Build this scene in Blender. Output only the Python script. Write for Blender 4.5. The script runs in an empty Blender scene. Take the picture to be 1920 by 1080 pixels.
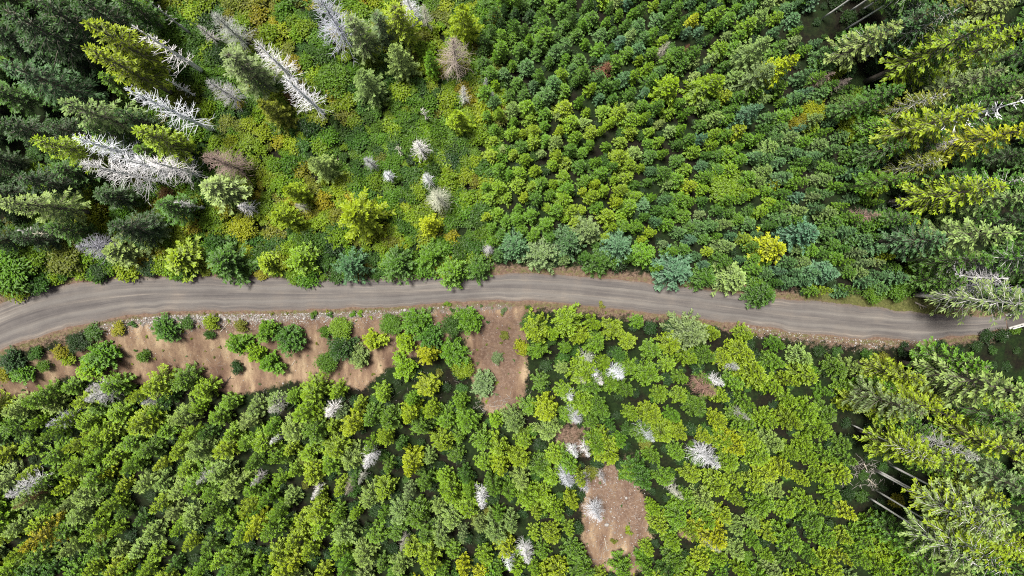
import bpy, math, random
import numpy as np
from mathutils import Vector, Quaternion
R_ = math.radians
scene = bpy.context.scene
col = scene.collection

# ------------------------------------------------------------------ camera
FPX, CAMH = 1400.0, 120.0
NADIR = (900.0, 480.0)
ncam = Vector(((NADIR[0] - 960) / FPX, (540 - NADIR[1]) / FPX, -1)).normalized()
CROT = ncam.rotation_difference(Vector((0, 0, -1)))
cam_d = bpy.data.cameras.new('camera')
cam = bpy.data.objects.new('camera', cam_d)
col.objects.link(cam)
cam.location = (0, 0, CAMH)
cam.rotation_mode = 'QUATERNION'
cam.rotation_quaternion = CROT
cam_d.sensor_width = 36
cam_d.lens = 36 * FPX / 1920
cam_d.clip_end = 6000
scene.camera = cam

# ------------------------------------------------------------------ sky, sun, exposure
SUN_EL, SUN_AZ = R_(74), R_(-50)      # azimuth measured from +y towards +x
world = bpy.data.worlds.new('World')
scene.world = world
world.use_nodes = True
wn = world.node_tree
sky = wn.nodes.new('ShaderNodeTexSky')
sky.sky_type = 'NISHITA'
sky.sun_disc = False
sky.sun_elevation = SUN_EL
sky.sun_rotation = SUN_AZ
sky.air_density = 0.8
sky.dust_density = 6.0
sky.ozone_density = 0.6
wn.nodes['Background'].inputs['Strength'].default_value = 0.05
wn.links.new(sky.outputs[0], wn.nodes['Background'].inputs['Color'])
sun_d = bpy.data.lights.new('sun', 'SUN')
sun_d.energy = 5.0
sun_d.angle = R_(11)
sun_d.color = (1.0, 0.965, 0.9)
sun = bpy.data.objects.new('sun', sun_d)
col.objects.link(sun)
to_sun = Vector((math.sin(SUN_AZ) * math.cos(SUN_EL), math.cos(SUN_AZ) * math.cos(SUN_EL), math.sin(SUN_EL)))
sun.rotation_euler = to_sun.to_track_quat('Z', 'Y').to_euler()
sun.location = to_sun * 200
vs = scene.view_settings
vs.view_transform = 'Standard'
vs.look = 'None'
vs.gamma = 1
vs.use_curve_mapping = False
vs.exposure = 0.74
scene.cycles.max_bounces = 5
scene.cycles.diffuse_bounces = 1
scene.cycles.transmission_bounces = 3
scene.cycles.use_denoising = False
scene.cycles.filter_width = 1.1

rnd = random.Random(11)
nrs = np.random.RandomState(5)

# ------------------------------------------------------------------ pixel -> place
def ray(u, v):
    return CROT @ Vector(((u - 960) / FPX, (540 - v) / FPX, -1))
def at_z(u, v, z):
    d = ray(u, v)
    t = (CAMH - z) / -d.z
    return d.x * t, d.y * t
def to_px(x, y, z):
    p = CROT.inverted() @ Vector((x, y, z - CAMH))
    return 960 + FPX * p.x / -p.z, 540 - FPX * p.y / -p.z

EDGE = [(-260, 720, 800), (-120, 640, 718), (-60, 600, 686), (0, 571, 655), (50, 549, 637), (100, 537, 620), (200, 524, 596), (300, 520, 583),
        (480, 522, 580), (600, 523, 578), (700, 524, 574), (800, 523, 568), (900, 517, 562), (960, 514, 562), (1080, 519, 568),
        (1200, 530, 581), (1300, 543, 594), (1440, 561, 613), (1520, 566, 624), (1600, 573, 632), (1700, 586, 636),
        (1760, 591, 633), (1850, 595, 622), (1890, 594, 613), (1920, 588, 606), (2000, 566, 584), (2200, 500, 520)]
EX, EC, EW = [], [], []
for u, a, b in EDGE:
    xa, ya = at_z(u, a, 0); xb, yb = at_z(u, b, 0)
    EX.append((xa + xb) / 2); EC.append((ya + yb) / 2); EW.append((ya - yb) / 2)
EX, EC, EW = map(np.array, (EX, EC, EW))
def sm(x):
    x = np.clip(x, 0, 1)
    return x * x * (3 - 2 * x)
XS = np.linspace(EX[0], EX[-1], 400)
_k = np.exp(-np.linspace(-2, 2, 21) ** 2); _k /= _k.sum()
def smooth_curve(v):
    y = np.interp(XS, EX, v)
    return np.convolve(np.pad(y, 10, mode='edge'), _k, 'valid')
YC_T, HW_T = smooth_curve(EC), smooth_curve(EW)
def yc(x): return np.interp(x, XS, YC_T)
def hw(x): return np.interp(x, XS, HW_T)

# value noise
_nt = nrs.rand(64, 64)
def vnoise(x, y):
    xi, yi = np.floor(x).astype(int), np.floor(y).astype(int)
    fx, fy = sm(x - xi), sm(y - yi)
    g = lambda i, j: _nt[i % 64, j % 64]
    return (g(xi, yi) * (1 - fx) + g(xi + 1, yi) * fx) * (1 - fy) + (g(xi, yi + 1) * (1 - fx) + g(xi + 1, yi + 1) * fx) * fy
def fbm(x, y):
    return (vnoise(x, y) * .55 + vnoise(x * 2.1 + 7, y * 2.1 + 3) * .28 + vnoise(x * 4.3 + 1, y * 4.3 + 9) * .17) * 2 - 1
XB = at_z(1888, 610, 0)[0]            # where the bridge begins
def gz(x, y):
    x = np.asarray(x, float); y = np.asarray(y, float)
    s, w = y - yc(x), hw(x)
    south = np.maximum(-s - w - .7, 0)
    north = np.maximum(s - w - 1.0, 0)
    bank = 3.8 * (1 - .6 * sm((x - 8) / 30))
    off = sm(np.maximum(south, north) / 3)
    z = -bank * sm(south / 11) - .02 * np.minimum(south, 60) + .7 * sm(north / 5) + .01 * np.minimum(north, 60)
    z = z + off * (.55 * fbm(x * .13, y * .13) + .16 * fbm(x * .6 + 5, y * .6))
    far = np.maximum(np.hypot(x, y) - 150, 0)
    z = z + .00006 * far ** 2 * (fbm(x * .004, y * .004) + .4)
    z = z - .03 * (1 - sm((np.abs(s) - w + .3) / .5))
    # gully under the bridge
    g = sm((x - XB - .2) / 1.2) * sm((s + 17) / 4) * (1 - sm((s - 1) / 4)) * (1 - sm((x - XB - 16) / 5))
    return z - 6.0 * g
def drop(u, v, h=0.0):
    """ground point under the spot that the camera sees at (u, v) at height h above the ground"""
    z = 0.0
    for _ in range(8):
        x, y = at_z(u, v, z + h)
        z = float(gz(x, y))
    return x, y, z

# ------------------------------------------------------------------ materials
def new_mat(name):
    m = bpy.data.materials.new(name)
    m.use_nodes = True
    nt = m.node_tree
    return m, nt, nt.nodes['Principled BSDF'], nt.nodes['Material Output']
def N(nt, t, **kw):
    n = nt.nodes.new(t)
    for k, v in kw.items(): setattr(n, k, v)
    return n
def mixc(nt, fac, a, b, blend='MIX'):
    n = N(nt, 'ShaderNodeMix', data_type='RGBA', blend_type=blend)
    for sock, v in ((0, fac), (6, a), (7, b)):
        if isinstance(v, bpy.types.NodeSocket): nt.links.new(v, n.inputs[sock])
        else: n.inputs[sock].default_value = v if not isinstance(v, tuple) else (*v, 1)
    return n.outputs[2]
def math_n(nt, op, a, b=None, clamp=False):
    n = N(nt, 'ShaderNodeMath', operation=op, use_clamp=clamp)
    for i, v in enumerate((a, b)):
        if v is None: continue
        if isinstance(v, bpy.types.NodeSocket): nt.links.new(v, n.inputs[i])
        else: n.inputs[i].default_value = v
    return n.outputs[0]
def noise(nt, scale, detail=4, rough=.6, coord=None, stretch=None):
    n = N(nt, 'ShaderNodeTexNoise')
    n.inputs['Scale'].default_value = scale
    n.inputs['Detail'].default_value = detail
    n.inputs['Roughness'].default_value = rough
    if coord is None:
        coord = N(nt, 'ShaderNodeNewGeometry').outputs['Position']
    if stretch:
        mp = N(nt, 'ShaderNodeMapping')
        mp.inputs['Scale'].default_value = stretch
        nt.links.new(coord, mp.inputs[0]); coord = mp.outputs[0]
    nt.links.new(coord, n.inputs['Vector'])
    return n.outputs['Fac']
def ramp(nt, fac, stops):
    n = N(nt, 'ShaderNodeValToRGB')
    e = n.color_ramp.elements
    while len(e) < len(stops): e.new(.5)
    for el, (p, c) in zip(e, stops):
        el.position = p; el.color = (*c, 1) if len(c) == 3 else c
    nt.links.new(fac, n.inputs[0])
    return n.outputs[0]
def attr(nt, name, typ='GEOMETRY'):
    n = N(nt, 'ShaderNodeAttribute', attribute_type=typ)
    n.attribute_name = name
    return n

def foliage_mat(name, growth_lit, gmix, rough=.55, trans=.22):
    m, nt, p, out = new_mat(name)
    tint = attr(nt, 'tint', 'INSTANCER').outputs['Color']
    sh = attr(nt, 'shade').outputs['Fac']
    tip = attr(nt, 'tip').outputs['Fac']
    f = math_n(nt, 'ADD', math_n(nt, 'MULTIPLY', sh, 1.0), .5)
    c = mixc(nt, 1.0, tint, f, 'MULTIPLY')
    g = mixc(nt, 1.0, tint, growth_lit, 'MULTIPLY')  # new growth, exaggerated to paint lit tips against dark inner needles
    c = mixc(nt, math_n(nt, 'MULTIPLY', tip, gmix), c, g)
    nt.links.new(c, p.inputs['Base Color'])
    p.inputs['Roughness'].default_value = rough
    p.inputs['Specular IOR Level'].default_value = .3
    tr = N(nt, 'ShaderNodeBsdfTranslucent')
    nt.links.new(c, tr.inputs[0])
    mx = N(nt, 'ShaderNodeMixShader')
    mx.inputs[0].default_value = trans
    nt.links.new(p.outputs[0], mx.inputs[1]); nt.links.new(tr.outputs[0], mx.inputs[2])
    nt.links.new(mx.outputs[0], out.inputs[0])
    return m
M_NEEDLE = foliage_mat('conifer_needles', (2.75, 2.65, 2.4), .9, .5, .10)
M_LEAF = foliage_mat('broad_leaves', (2.3, 2.1, 1.7), .75, .5, .14)
M_GRASS = foliage_mat('grass_blades', (1.3, 1.2, 1.0), .5, .6, .2)

def bark_mat(name, a, b, scale=3.0):
    m, nt, p, out = new_mat(name)
    f = noise(nt, scale, 5, .7, N(nt, 'ShaderNodeTexCoord').outputs['Object'], (1, 1, .25))
    nt.links.new(ramp(nt, f, [(.3, a), (.7, b)]), p.inputs['Base Color'])
    p.inputs['Roughness'].default_value = .85
    bp = N(nt, 'ShaderNodeBump'); bp.inputs['Strength'].default_value = .5; bp.inputs['Distance'].default_value = .03
    nt.links.new(f, bp.inputs['Height']); nt.links.new(bp.outputs[0], p.inputs['Normal'])
    return m
M_BARK = bark_mat('conifer_bark', (.10, .08, .06), (.22, .19, .16))
M_PALEBARK = bark_mat('pale_bark', (.62, .60, .57), (.86, .84, .81))
M_LOG = bark_mat('weathered_log', (.20, .17, .13), (.44, .39, .32))
M_DARKLOG = bark_mat('dark_wood', (.03, .022, .018), (.08, .06, .05))
def dead_mat():
    m, nt, p, out = new_mat('dead_wood')
    tint = attr(nt, 'tint', 'INSTANCER').outputs['Color']
    sh = attr(nt, 'shade').outputs['Fac']
    f = math_n(nt, 'ADD', math_n(nt, 'MULTIPLY', sh, .4), .78)
    nt.links.new(mixc(nt, 1.0, tint, f, 'MULTIPLY'), p.inputs['Base Color'])
    p.inputs['Roughness'].default_value = .8
    return m
M_DEAD = dead_mat()

def ground_mat():
    m, nt, p, out = new_mat('forest_ground')
    big = noise(nt, .22, 4, .6)
    fine = noise(nt, 2.2, 6, .7)
    grit = noise(nt, 9.0, 4, .75)
    streak = noise(nt, 1.0, 5, .65, None, (.42, .13, .2))
    soil = ramp(nt, fine, [(.3, (.004, .004, .003)), (.55, (.010, .009, .005)), (.75, (.022, .018, .010))])
    moss = ramp(nt, fine, [(.3, (.004, .010, .003)), (.7, (.016, .030, .007))])
    floor_c = mixc(nt, ramp(nt, big, [(.4, (0, 0, 0)), (.6, (1, 1, 1))]), soil, moss)
    dirt = ramp(nt, streak, [(.26, (.070, .042, .030)), (.42, (.125, .080, .055)), (.55, (.20, .138, .090)), (.70, (.34, .26, .165))])
    dirt = mixc(nt, .55, dirt, ramp(nt, grit, [(.3, (.45, .42, .4)), (.5, (1, 1, 1)), (.72, (1.45, 1.4, 1.35))]), 'MULTIPLY')
    red = ramp(nt, fine, [(.3, (.075, .046, .033)), (.5, (.135, .09, .066)), (.72, (.22, .16, .12))])
    red = mixc(nt, .5, red, ramp(nt, grit, [(.3, (.4, .4, .4)), (.55, (1, 1, 1)), (.7, (1.8, 1.7, 1.6))]), 'MULTIPLY')
    grv = ramp(nt, grit, [(.32, (.04, .033, .03)), (.5, (.13, .11, .10)), (.62, (.20, .18, .165)), (.7, (.38, .36, .34))])
    grs = ramp(nt, fine, [(.3, (.035, .04, .012)), (.55, (.09, .095, .03)), (.75, (.16, .15, .06))])
    jit = math_n(nt, 'MULTIPLY', math_n(nt, 'SUBTRACT', noise(nt, 1.1, 6, .75), .5), 1.3)
    def lay(c, name, colr, lo=.35, hi=.65):
        a = math_n(nt, 'ADD', attr(nt, name).outputs['Fac'], math_n(nt, 'MULTIPLY', jit, 1.15))
        a = ramp(nt, a, [(lo, (0, 0, 0)), (hi, (1, 1, 1))])
        return mixc(nt, a, c, colr)
    c = lay(floor_c, 'dirt', dirt)
    c = lay(c, 'red', red)
    c = lay(c, 'gravel', grv)
    c = lay(c, 'grassy', grs)
    nt.links.new(c, p.inputs['Base Color'])
    p.inputs['Roughness'].default_value = .95
    p.inputs['Specular IOR Level'].default_value = .15
    bp = N(nt, 'ShaderNodeBump'); bp.inputs['Strength'].default_value = .7; bp.inputs['Distance'].default_value = .12
    nt.links.new(math_n(nt, 'ADD', grit, fine), bp.inputs['Height']); nt.links.new(bp.outputs[0], p.inputs['Normal'])
    return m
def road_mat():
    m, nt, p, out = new_mat('dirt_road')
    uv = N(nt, 'ShaderNodeUVMap').outputs[0]
    sep = N(nt, 'ShaderNodeSeparateXYZ'); nt.links.new(uv, sep.inputs[0])
    grit = noise(nt, 8.0, 5, .8)
    patch = noise(nt, .18, 4, .6)
    # lengthwise streaks left by wheels and the grader
    st = noise(nt, 1.0, 5, .62, uv, (3.2, .035, 1))
    st2 = noise(nt, 1.0, 4, .7, uv, (11.0, .07, 1))
    base = ramp(nt, patch, [(.35, (.086, .078, .074)), (.55, (.104, .095, .089)), (.7, (.122, .107, .095))])
    streak = ramp(nt, math_n(nt, 'ADD', math_n(nt, 'MULTIPLY', st, .62), math_n(nt, 'MULTIPLY', st2, .38)),
                  [(.36, (.62, .62, .65)), (.47, (.95, .95, .96)), (.54, (1.12, 1.11, 1.08)), (.62, (1.7, 1.66, 1.55))])
    c = mixc(nt, 1.0, base, streak, 'MULTIPLY')
    # worn wheel tracks
    ax = math_n(nt, 'ABSOLUTE', math_n(nt, 'ADD', sep.outputs[0], .06))
    d = math_n(nt, 'ABSOLUTE', math_n(nt, 'SUBTRACT', ax, .36))
    tr = ramp(nt, math_n(nt, 'ADD', d, math_n(nt, 'MULTIPLY', math_n(nt, 'SUBTRACT', st2, .5), .22)), [(.03, (1, 1, 1)), (.14, (0, 0, 0))])
    c = mixc(nt, math_n(nt, 'MULTIPLY', tr, .5), c, mixc(nt, .5, c, (.185, .175, .16)))
    # loose soil on both shoulders
    ed = math_n(nt, 'ADD', math_n(nt, 'ABSOLUTE', sep.outputs[0]), math_n(nt, 'MULTIPLY', math_n(nt, 'SUBTRACT', noise(nt, .7, 6, .7), .5), .5))
    c = mixc(nt, math_n(nt, 'MULTIPLY', ramp(nt, ed, [(.72, (0, 0, 0)), (1.0, (1, 1, 1))]), .75), c, ramp(nt, grit, [(.3, (.075, .055, .045)), (.55, (.125, .095, .078)), (.72, (.2, .165, .13))]))
    c = mixc(nt, .5, c, ramp(nt, grit, [(.28, (.8, .8, .8)), (.5, (1, 1, 1)), (.72, (1.25, 1.25, 1.25))]), 'MULTIPLY')
    nt.links.new(c, p.inputs['Base Color'])
    p.inputs['Roughness'].default_value = .9
    p.inputs['Specular IOR Level'].default_value = .2
    bp = N(nt, 'ShaderNodeBump'); bp.inputs['Strength'].default_value = .45; bp.inputs['Distance'].default_value = .06
    nt.links.new(math_n(nt, 'ADD', grit, st2), bp.inputs['Height']); nt.links.new(bp.outputs[0], p.inputs['Normal'])
    return m
def plain_mat(name, a, b, scale=4.0, rough=.8):
    m, nt, p, out = new_mat(name)
    f = noise(nt, scale, 5, .7)
    nt.links.new(ramp(nt, f, [(.3, a), (.7, b)]), p.inputs['Base Color'])
    p.inputs['Roughness'].default_value = rough
    return m
M_GROUND, M_ROAD = ground_mat(), road_mat()
M_STONE = plain_mat('loose_stone', (.13, .115, .105), (.42, .40, .38), 1.7)
M_CONC = plain_mat('bridge_concrete', (.30, .29, .27), (.5, .48, .45), 2.0)
M_RAIL = plain_mat('galvanised_rail', (.42, .42, .42), (.6, .6, .6), 2.0, .5)

# ------------------------------------------------------------------ mesh helpers
def mesh_np(name, verts, tris, mat, attrs=None, smooth=False, size=3):
    me = bpy.data.meshes.new(name)
    v = np.asarray(verts, np.float32); t = np.asarray(tris, np.int32)
    me.vertices.add(len(v)); me.vertices.foreach_set('co', v.ravel())
    me.loops.add(t.size); me.loops.foreach_set('vertex_index', t.ravel())
    me.polygons.add(len(t))
    me.polygons.foreach_set('loop_start', np.arange(0, t.size, size, dtype=np.int32))
    if smooth: me.polygons.foreach_set('use_smooth', np.ones(len(t), bool))
    for k, a in (attrs or {}).items():
        at = me.attributes.new(k, 'FLOAT', 'POINT')
        at.data.foreach_set('value', np.asarray(a, np.float32))
    me.materials.append(mat)
    me.update(calc_edges=True)
    me.validate()
    return me
def link(name, data, parent=None):
    o = bpy.data.objects.new(name, data)
    col.objects.link(o)
    o.parent = parent
    return o

class Fronds:
    """leafy sprays: each a folded kite of four triangles"""
    def __init__(s): s.r = []
    def add(s, p, d, l, w, dr, shade, outer, roll=0.0): s.r.append((*p, *d, l, w, dr, shade, outer, roll))
    def arrays(s):
        a = np.array(s.r, float); n = len(a)
        P, D = a[:, :3], a[:, 3:6]
        D = D / np.linalg.norm(D, axis=1, keepdims=True)
        l, w, dr, sh, ou, ro = (a[:, i:i + 1] for i in range(6, 12))
        up = np.array([[0, 0, 1.]])
        S = np.cross(np.repeat(up, n, 0), D)
        ln = np.linalg.norm(S, axis=1, keepdims=True)
        S = np.where(ln < 1e-3, np.array([[1., 0, 0]]), S / np.maximum(ln, 1e-6))
        U = np.cross(D, S)
        S, U = S * np.cos(ro) + U * np.sin(ro), U * np.cos(ro) - S * np.sin(ro)
        mid = P + D * l * .55
        V = np.stack([P, mid + S * w * .5 - U * w * .16, mid + U * w * .12, mid - S * w * .5 - U * w * .16, P + D * l - up * dr * l], 1)
        F = np.array([[0, 2, 1], [1, 2, 4], [0, 3, 2], [2, 3, 4]])
        T = (F[None] + 5 * np.arange(n)[:, None, None]).reshape(-1, 3)
        tip = np.concatenate([0 * ou, .55 * ou, .35 * ou, .55 * ou, ou], 1)
        return V.reshape(-1, 3), T, {'shade': np.repeat(sh, 5, 1).ravel(), 'tip': tip.ravel()}
    def mesh(s, name, mat):
        V, T, A = s.arrays()
        return mesh_np(name, V, T, mat, A)
class Tubes:
    def __init__(s): s.v, s.t, s.sh, s.n = [], [], [], 0
    def add(s, pts, rad, sides=3, shade=.5):
        pts = np.asarray(pts, float); m = len(pts)
        tan = np.gradient(pts, axis=0)
        tan /= np.maximum(np.linalg.norm(tan, axis=1, keepdims=True), 1e-6)
        ref = np.array([0, 0, 1.]) if abs(tan[0, 2]) < .8 else np.array([1., 0, 0])
        a = np.cross(tan, ref); a /= np.maximum(np.linalg.norm(a, axis=1, keepdims=True), 1e-6)
        b = np.cross(tan, a)
        th = np.arange(sides) * 2 * math.pi / sides
        ring = pts[:, None] + np.asarray(rad, float)[:, None, None] * (a[:, None] * np.cos(th)[None, :, None] + b[:, None] * np.sin(th)[None, :, None])
        s.v.append(ring.reshape(-1, 3))
        for i in range(m - 1):
            for k in range(sides):
                p, q = s.n + i * sides + k, s.n + i * sides + (k + 1) % sides
                s.t += [(p, q, q + sides), (p, q + sides, p + sides)]
        for base, flip in ((s.n, False), (s.n + (m - 1) * sides, True)):
            for k in range(1, sides - 1):
                s.t.append((base, base + k, base + k + 1) if flip else (base, base + k + 1, base + k))
        s.sh += [shade] * (m * sides); s.n += m * sides
    def mesh(s, name, mat, smooth=False):
        return mesh_np(name, np.concatenate(s.v), s.t, mat, {'shade': s.sh}, smooth)

def bent_trunk(r, H, rad, bend, n=9, top=.02):
    ph = r.uniform(0, 6.28)
    z = np.linspace(-.5, H, n)
    t = z / H
    x = bend * np.sin(t * 2.4 + ph) * t; y = bend * np.cos(t * 3.1 + ph) * t
    return np.stack([x, y, z], 1), np.maximum(rad * (1 - np.clip(t, 0, 1)) ** .8, top)

def conifer(seed, H, R, cb, step, nb, fl, fw, dr=.18, irr=.25, thin=0.0, el_lo=-8, limb=False, power=.8, lat=.29, trunk_k=1.0, gap=.3):
    r = random.Random(seed)
    F, T = Fronds(), Tubes()
    pts, rad = bent_trunk(r, H, (.013 * H + .03) * trunk_k, .02 * R)
    T.add(pts, rad, 7)
    z = cb * H
    lob = [r.uniform(1 - irr, 1 + irr * .6) for _ in range(7)]
    a0 = r.uniform(0, 6.28)
    while z < H * .985:
        t = (z - cb * H) / (H - cb * H)
        prof = (1 - t) ** power * (.72 + .28 * min(1, t / .15)) * r.uniform(.8, 1.12)
        n = max(4, int(round(nb * (1 - .3 * t))))
        a0 += 6.283 / n * .5 + r.uniform(-.25, .25)
        for k in range(n):
            if r.random() < thin: continue
            az = a0 + k * 6.283 / n + r.uniform(-.22, .22)
            q = (az % 6.283) / 6.283 * 7
            lb = lob[int(q) % 7] * (1 - q % 1) + lob[(int(q) + 1) % 7] * (q % 1)
            L = R * prof * lb * r.uniform(.72, 1.16) + .10 * R ** .5
            el = R_(el_lo + (50 - el_lo) * t ** 1.3 + r.uniform(-7, 7))
            ca, sa = math.cos(az), math.sin(az)
            x0, y0 = np.interp(z, pts[:, 2], pts[:, 0]), np.interp(z, pts[:, 2], pts[:, 1])
            zz = z + r.uniform(-.3, .3) * step
            ph = r.uniform(-.25, .25)
            def pos(s):
                h = L * s * math.cos(el); w = ph * L * s * s
                return (x0 + ca * h - sa * w, y0 + sa * h + ca * w, zz + L * (s * math.sin(el) - dr * s * s + .12 * s ** 4))
            if limb and L > .6:
                T.add([pos(0), pos(.45), pos(.9)], [.05, .035, .012], 3)
            nl = max(2, int(round(L / (fl * .62))))
            bsh = r.random()
            for i in range(nl):
                s = .16 + .84 * (i + .5) / nl
                p = pos(s); p2 = pos(s + .05)
                d = Vector(p2) - Vector(p); d.normalize()
                ll = max(fl * .75, lat * L * (1.12 - .75 * s))
                for sd in (-1, 1):
                    if r.random() < .06: continue
                    ang = sd * R_(r.uniform(30, 52))
                    c, sn = math.cos(ang), math.sin(ang)
                    dd = Vector((d.x * c - d.y * sn, d.x * sn + d.y * c, d.z * .6 - r.uniform(0, .22)))
                    m = max(1, int(round(ll / fl)))
                    q0 = Vector(p)
                    for j in range(m):
                        l = ll / m * r.uniform(1.05, 1.4)
                        e = Vector((dd.x + r.uniform(-.2, .2), dd.y + r.uniform(-.2, .2), dd.z - .12 * j + r.uniform(-.35, .25) * (.4 + gap)))
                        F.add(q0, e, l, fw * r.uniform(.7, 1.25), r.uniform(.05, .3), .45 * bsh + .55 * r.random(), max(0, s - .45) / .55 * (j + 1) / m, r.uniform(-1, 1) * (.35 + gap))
                        q0 = q0 + dd.normalized() * (ll / m)
            p, p0 = pos(.86), pos(.8)
            F.add(p, Vector(p) - Vector(p0), fl * r.uniform(.9, 1.35), fw * 1.05, .1, .45 * bsh + .55 * r.random(), 1.0, r.uniform(-.3, .3))
        z += step * r.uniform(.75, 1.25)
    top = (float(pts[-1, 0]), float(pts[-1, 1]), H - fl * .5)
    for k in range(5):
        a = k * 1.257 + r.uniform(-.2, .2)
        F.add(top, (math.cos(a) * .5, math.sin(a) * .5, 1), fl * .8, fw * .7, 0, r.random(), .9)
    return T, F

def dead_tree(seed, H, R, cb, nbr, twig, bare_top=.12, up=0.0, power=.8, thick=1.0, one_side=0.0):
    r = random.Random(seed)
    K, T = Tubes(), Tubes()
    pts, rad = bent_trunk(r, H, (.010 * H + .05) * thick ** .5, .03 * R, 9, .03)
    K.add(pts, rad, 6, .5)
    sidea = r.uniform(0, 6.28)
    for b in range(nbr):
        t = r.random() ** .9
        z = (cb + (1 - cb) * t) * H * (1 - bare_top * .25)
        az = r.uniform(0, 6.28)
        L = R * (1 - t) ** power * r.uniform(.55, 1.15) * (1 - one_side * (.5 - .5 * math.cos(az - sidea))) + .12 * R
        el = R_(r.uniform(-28, 12) + 45 * t + up * 20)
        ca, sa = math.cos(az), math.sin(az)
        x0, y0 = np.interp(z, pts[:, 2], pts[:, 0]), np.interp(z, pts[:, 2], pts[:, 1])
        bow = r.uniform(-.22, .1) + up * .35
        wob = r.uniform(-.2, .2)
        def pos(s):
            h = L * s * math.cos(el)
            w = wob * L * s * s
            return np.array([x0 + ca * h - sa * w, y0 + sa * h + ca * w, z + L * (s * math.sin(el) + bow * s * s)])
        sh = r.random()
        rb = (.026 + .012 * L) * thick
        T.add([pos(0), pos(.35), pos(.7), pos(1)], [rb, rb * .75, rb * .5, rb * .2], 3, sh)
        n = int(twig * (.4 + L / R))
        for k in range(n):
            s = r.uniform(.25, .97)
            p = pos(s); d = pos(s + .03) - p; d /= np.linalg.norm(d)
            ang = R_(r.choice((-1, 1)) * r.uniform(25, 65))
            c, sn = math.cos(ang), math.sin(ang)
            e = np.array([d[0] * c - d[1] * sn, d[0] * sn + d[1] * c, d[2] + r.uniform(-.35, .3 + up * .4)])
            tl = L * r.uniform(.16, .38) * (1.2 - .6 * s) + .08 * R
            T.add([p, p + e * tl * .55, p + e * tl + np.array([0, 0, r.uniform(-.2, .15) * tl])], [rb * .5, rb * .36, rb * .16], 3, sh * .6 + .4 * r.random())
    return K, T

def bush(seed, H, R, lobes, leaves, ll, lw, flat=.75, loose=.12):
    """leafy shrub: many arching stems, each carrying its own ragged clump of leaves"""
    r = random.Random(seed)
    F, T = Fronds(), Tubes()
    rim = [r.uniform(.62, 1.12) for _ in range(9)]
    L = []
    for k in range(lobes):
        a = k * 2.4 + r.uniform(-.5, .5)
        q = (a % 6.283) / 6.283 * 9
        edge = rim[int(q) % 9] * (1 - q % 1) + rim[(int(q) + 1) % 9] * (q % 1)
        d = R * .80 * edge * math.sqrt((k + .2) / lobes)
        lr = R * r.uniform(.12, .34) * (1.15 - .4 * d / R)
        L.append((math.cos(a) * d, math.sin(a) * d, H * r.uniform(.45, .92) * (1 - .55 * (d / R) ** 2), lr))
    tot = sum(l[3] ** 2 for l in L)
    for (cx, cy, cz, lr) in L:
        T.add([(cx * .1, cy * .1, -.2), (cx * .5, cy * .5, cz * .6), (cx, cy, cz)], [.05 * R ** .5, .03 * R ** .5, .012], 4)
        bs = r.random()
        for _ in range(int(leaves * lr * lr / tot)):
            u = r.uniform(-.6, 1); a = r.uniform(0, 6.283); q = math.sqrt(1 - u * u)
            n = Vector((q * math.cos(a), q * math.sin(a), u))
            rr = lr * (1 + r.gauss(-.08, loose))
            p = Vector((cx, cy, cz)) + Vector((n.x * rr, n.y * rr, n.z * rr * flat))
            if p.z < .02: continue
            d = Vector((n.x + r.uniform(-.8, .8), n.y + r.uniform(-.8, .8), n.z * .5 + r.uniform(-.5, .45)))
            F.add(p - d.normalized() * ll * .4, d, ll * r.uniform(.6, 1.35), lw * r.uniform(.6, 1.3), r.uniform(0, .3), .4 * bs + .6 * r.random(), r.random() * max(0, u), r.uniform(-.6, .6))
    return T, F

# ------------------------------------------------------------------ mesh library
LIB = {}
def reg(kind, H, R, pair, tm, cm, names=('trunk', 'crown')):
    T, C = pair
    LIB.setdefault(kind, []).append((H, R, T.mesh(kind + '_' + names[0], tm), C.mesh(kind + '_' + names[1], cm), names))
for i in range(9):
    q = i % 3
    reg('young', 6, 1.5, conifer(100 + i, 6, 1.5, .10, .50, 6, .40, .17, irr=.45, dr=.10, lat=.24, power=(.85, .75, .62)[q], gap=.35), M_BARK, M_NEEDLE)
for i in range(12):
    q = i % 4
    reg('stand', 8.5, 2.3, conifer(200 + i, 8.5, 2.3, .08, (.66, .64, .62, .62)[q], (6, 7, 7, 7)[q], .46, .18, irr=(.4, .5, .5, .6)[q], dr=(.16, .12, .08, .06)[q],
                                   lat=(.24, .24, .25, .26)[q], power=(.9, .75, .58, .48)[q], el_lo=(-8, -4, 2, 6)[q], gap=.4), M_BARK, M_NEEDLE)
for i in range(5):
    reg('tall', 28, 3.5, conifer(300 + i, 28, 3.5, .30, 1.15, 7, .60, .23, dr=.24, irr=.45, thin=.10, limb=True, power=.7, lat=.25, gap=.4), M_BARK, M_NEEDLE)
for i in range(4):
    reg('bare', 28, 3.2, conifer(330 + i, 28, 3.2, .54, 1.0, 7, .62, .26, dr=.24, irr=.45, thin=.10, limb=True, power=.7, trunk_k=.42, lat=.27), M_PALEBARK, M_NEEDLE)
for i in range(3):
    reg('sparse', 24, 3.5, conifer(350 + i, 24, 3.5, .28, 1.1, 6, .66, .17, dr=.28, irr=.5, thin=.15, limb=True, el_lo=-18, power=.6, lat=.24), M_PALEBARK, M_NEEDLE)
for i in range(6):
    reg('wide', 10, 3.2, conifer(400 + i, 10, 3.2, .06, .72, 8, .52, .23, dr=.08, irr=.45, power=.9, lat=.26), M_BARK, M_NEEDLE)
for i in range(3):
    reg('dead_slim', 28, 2.4, dead_tree(500 + i, 28, 2.4, .20, 170, 1.6, .1, .15, .5, .95), M_DEAD, M_DEAD)
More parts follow.
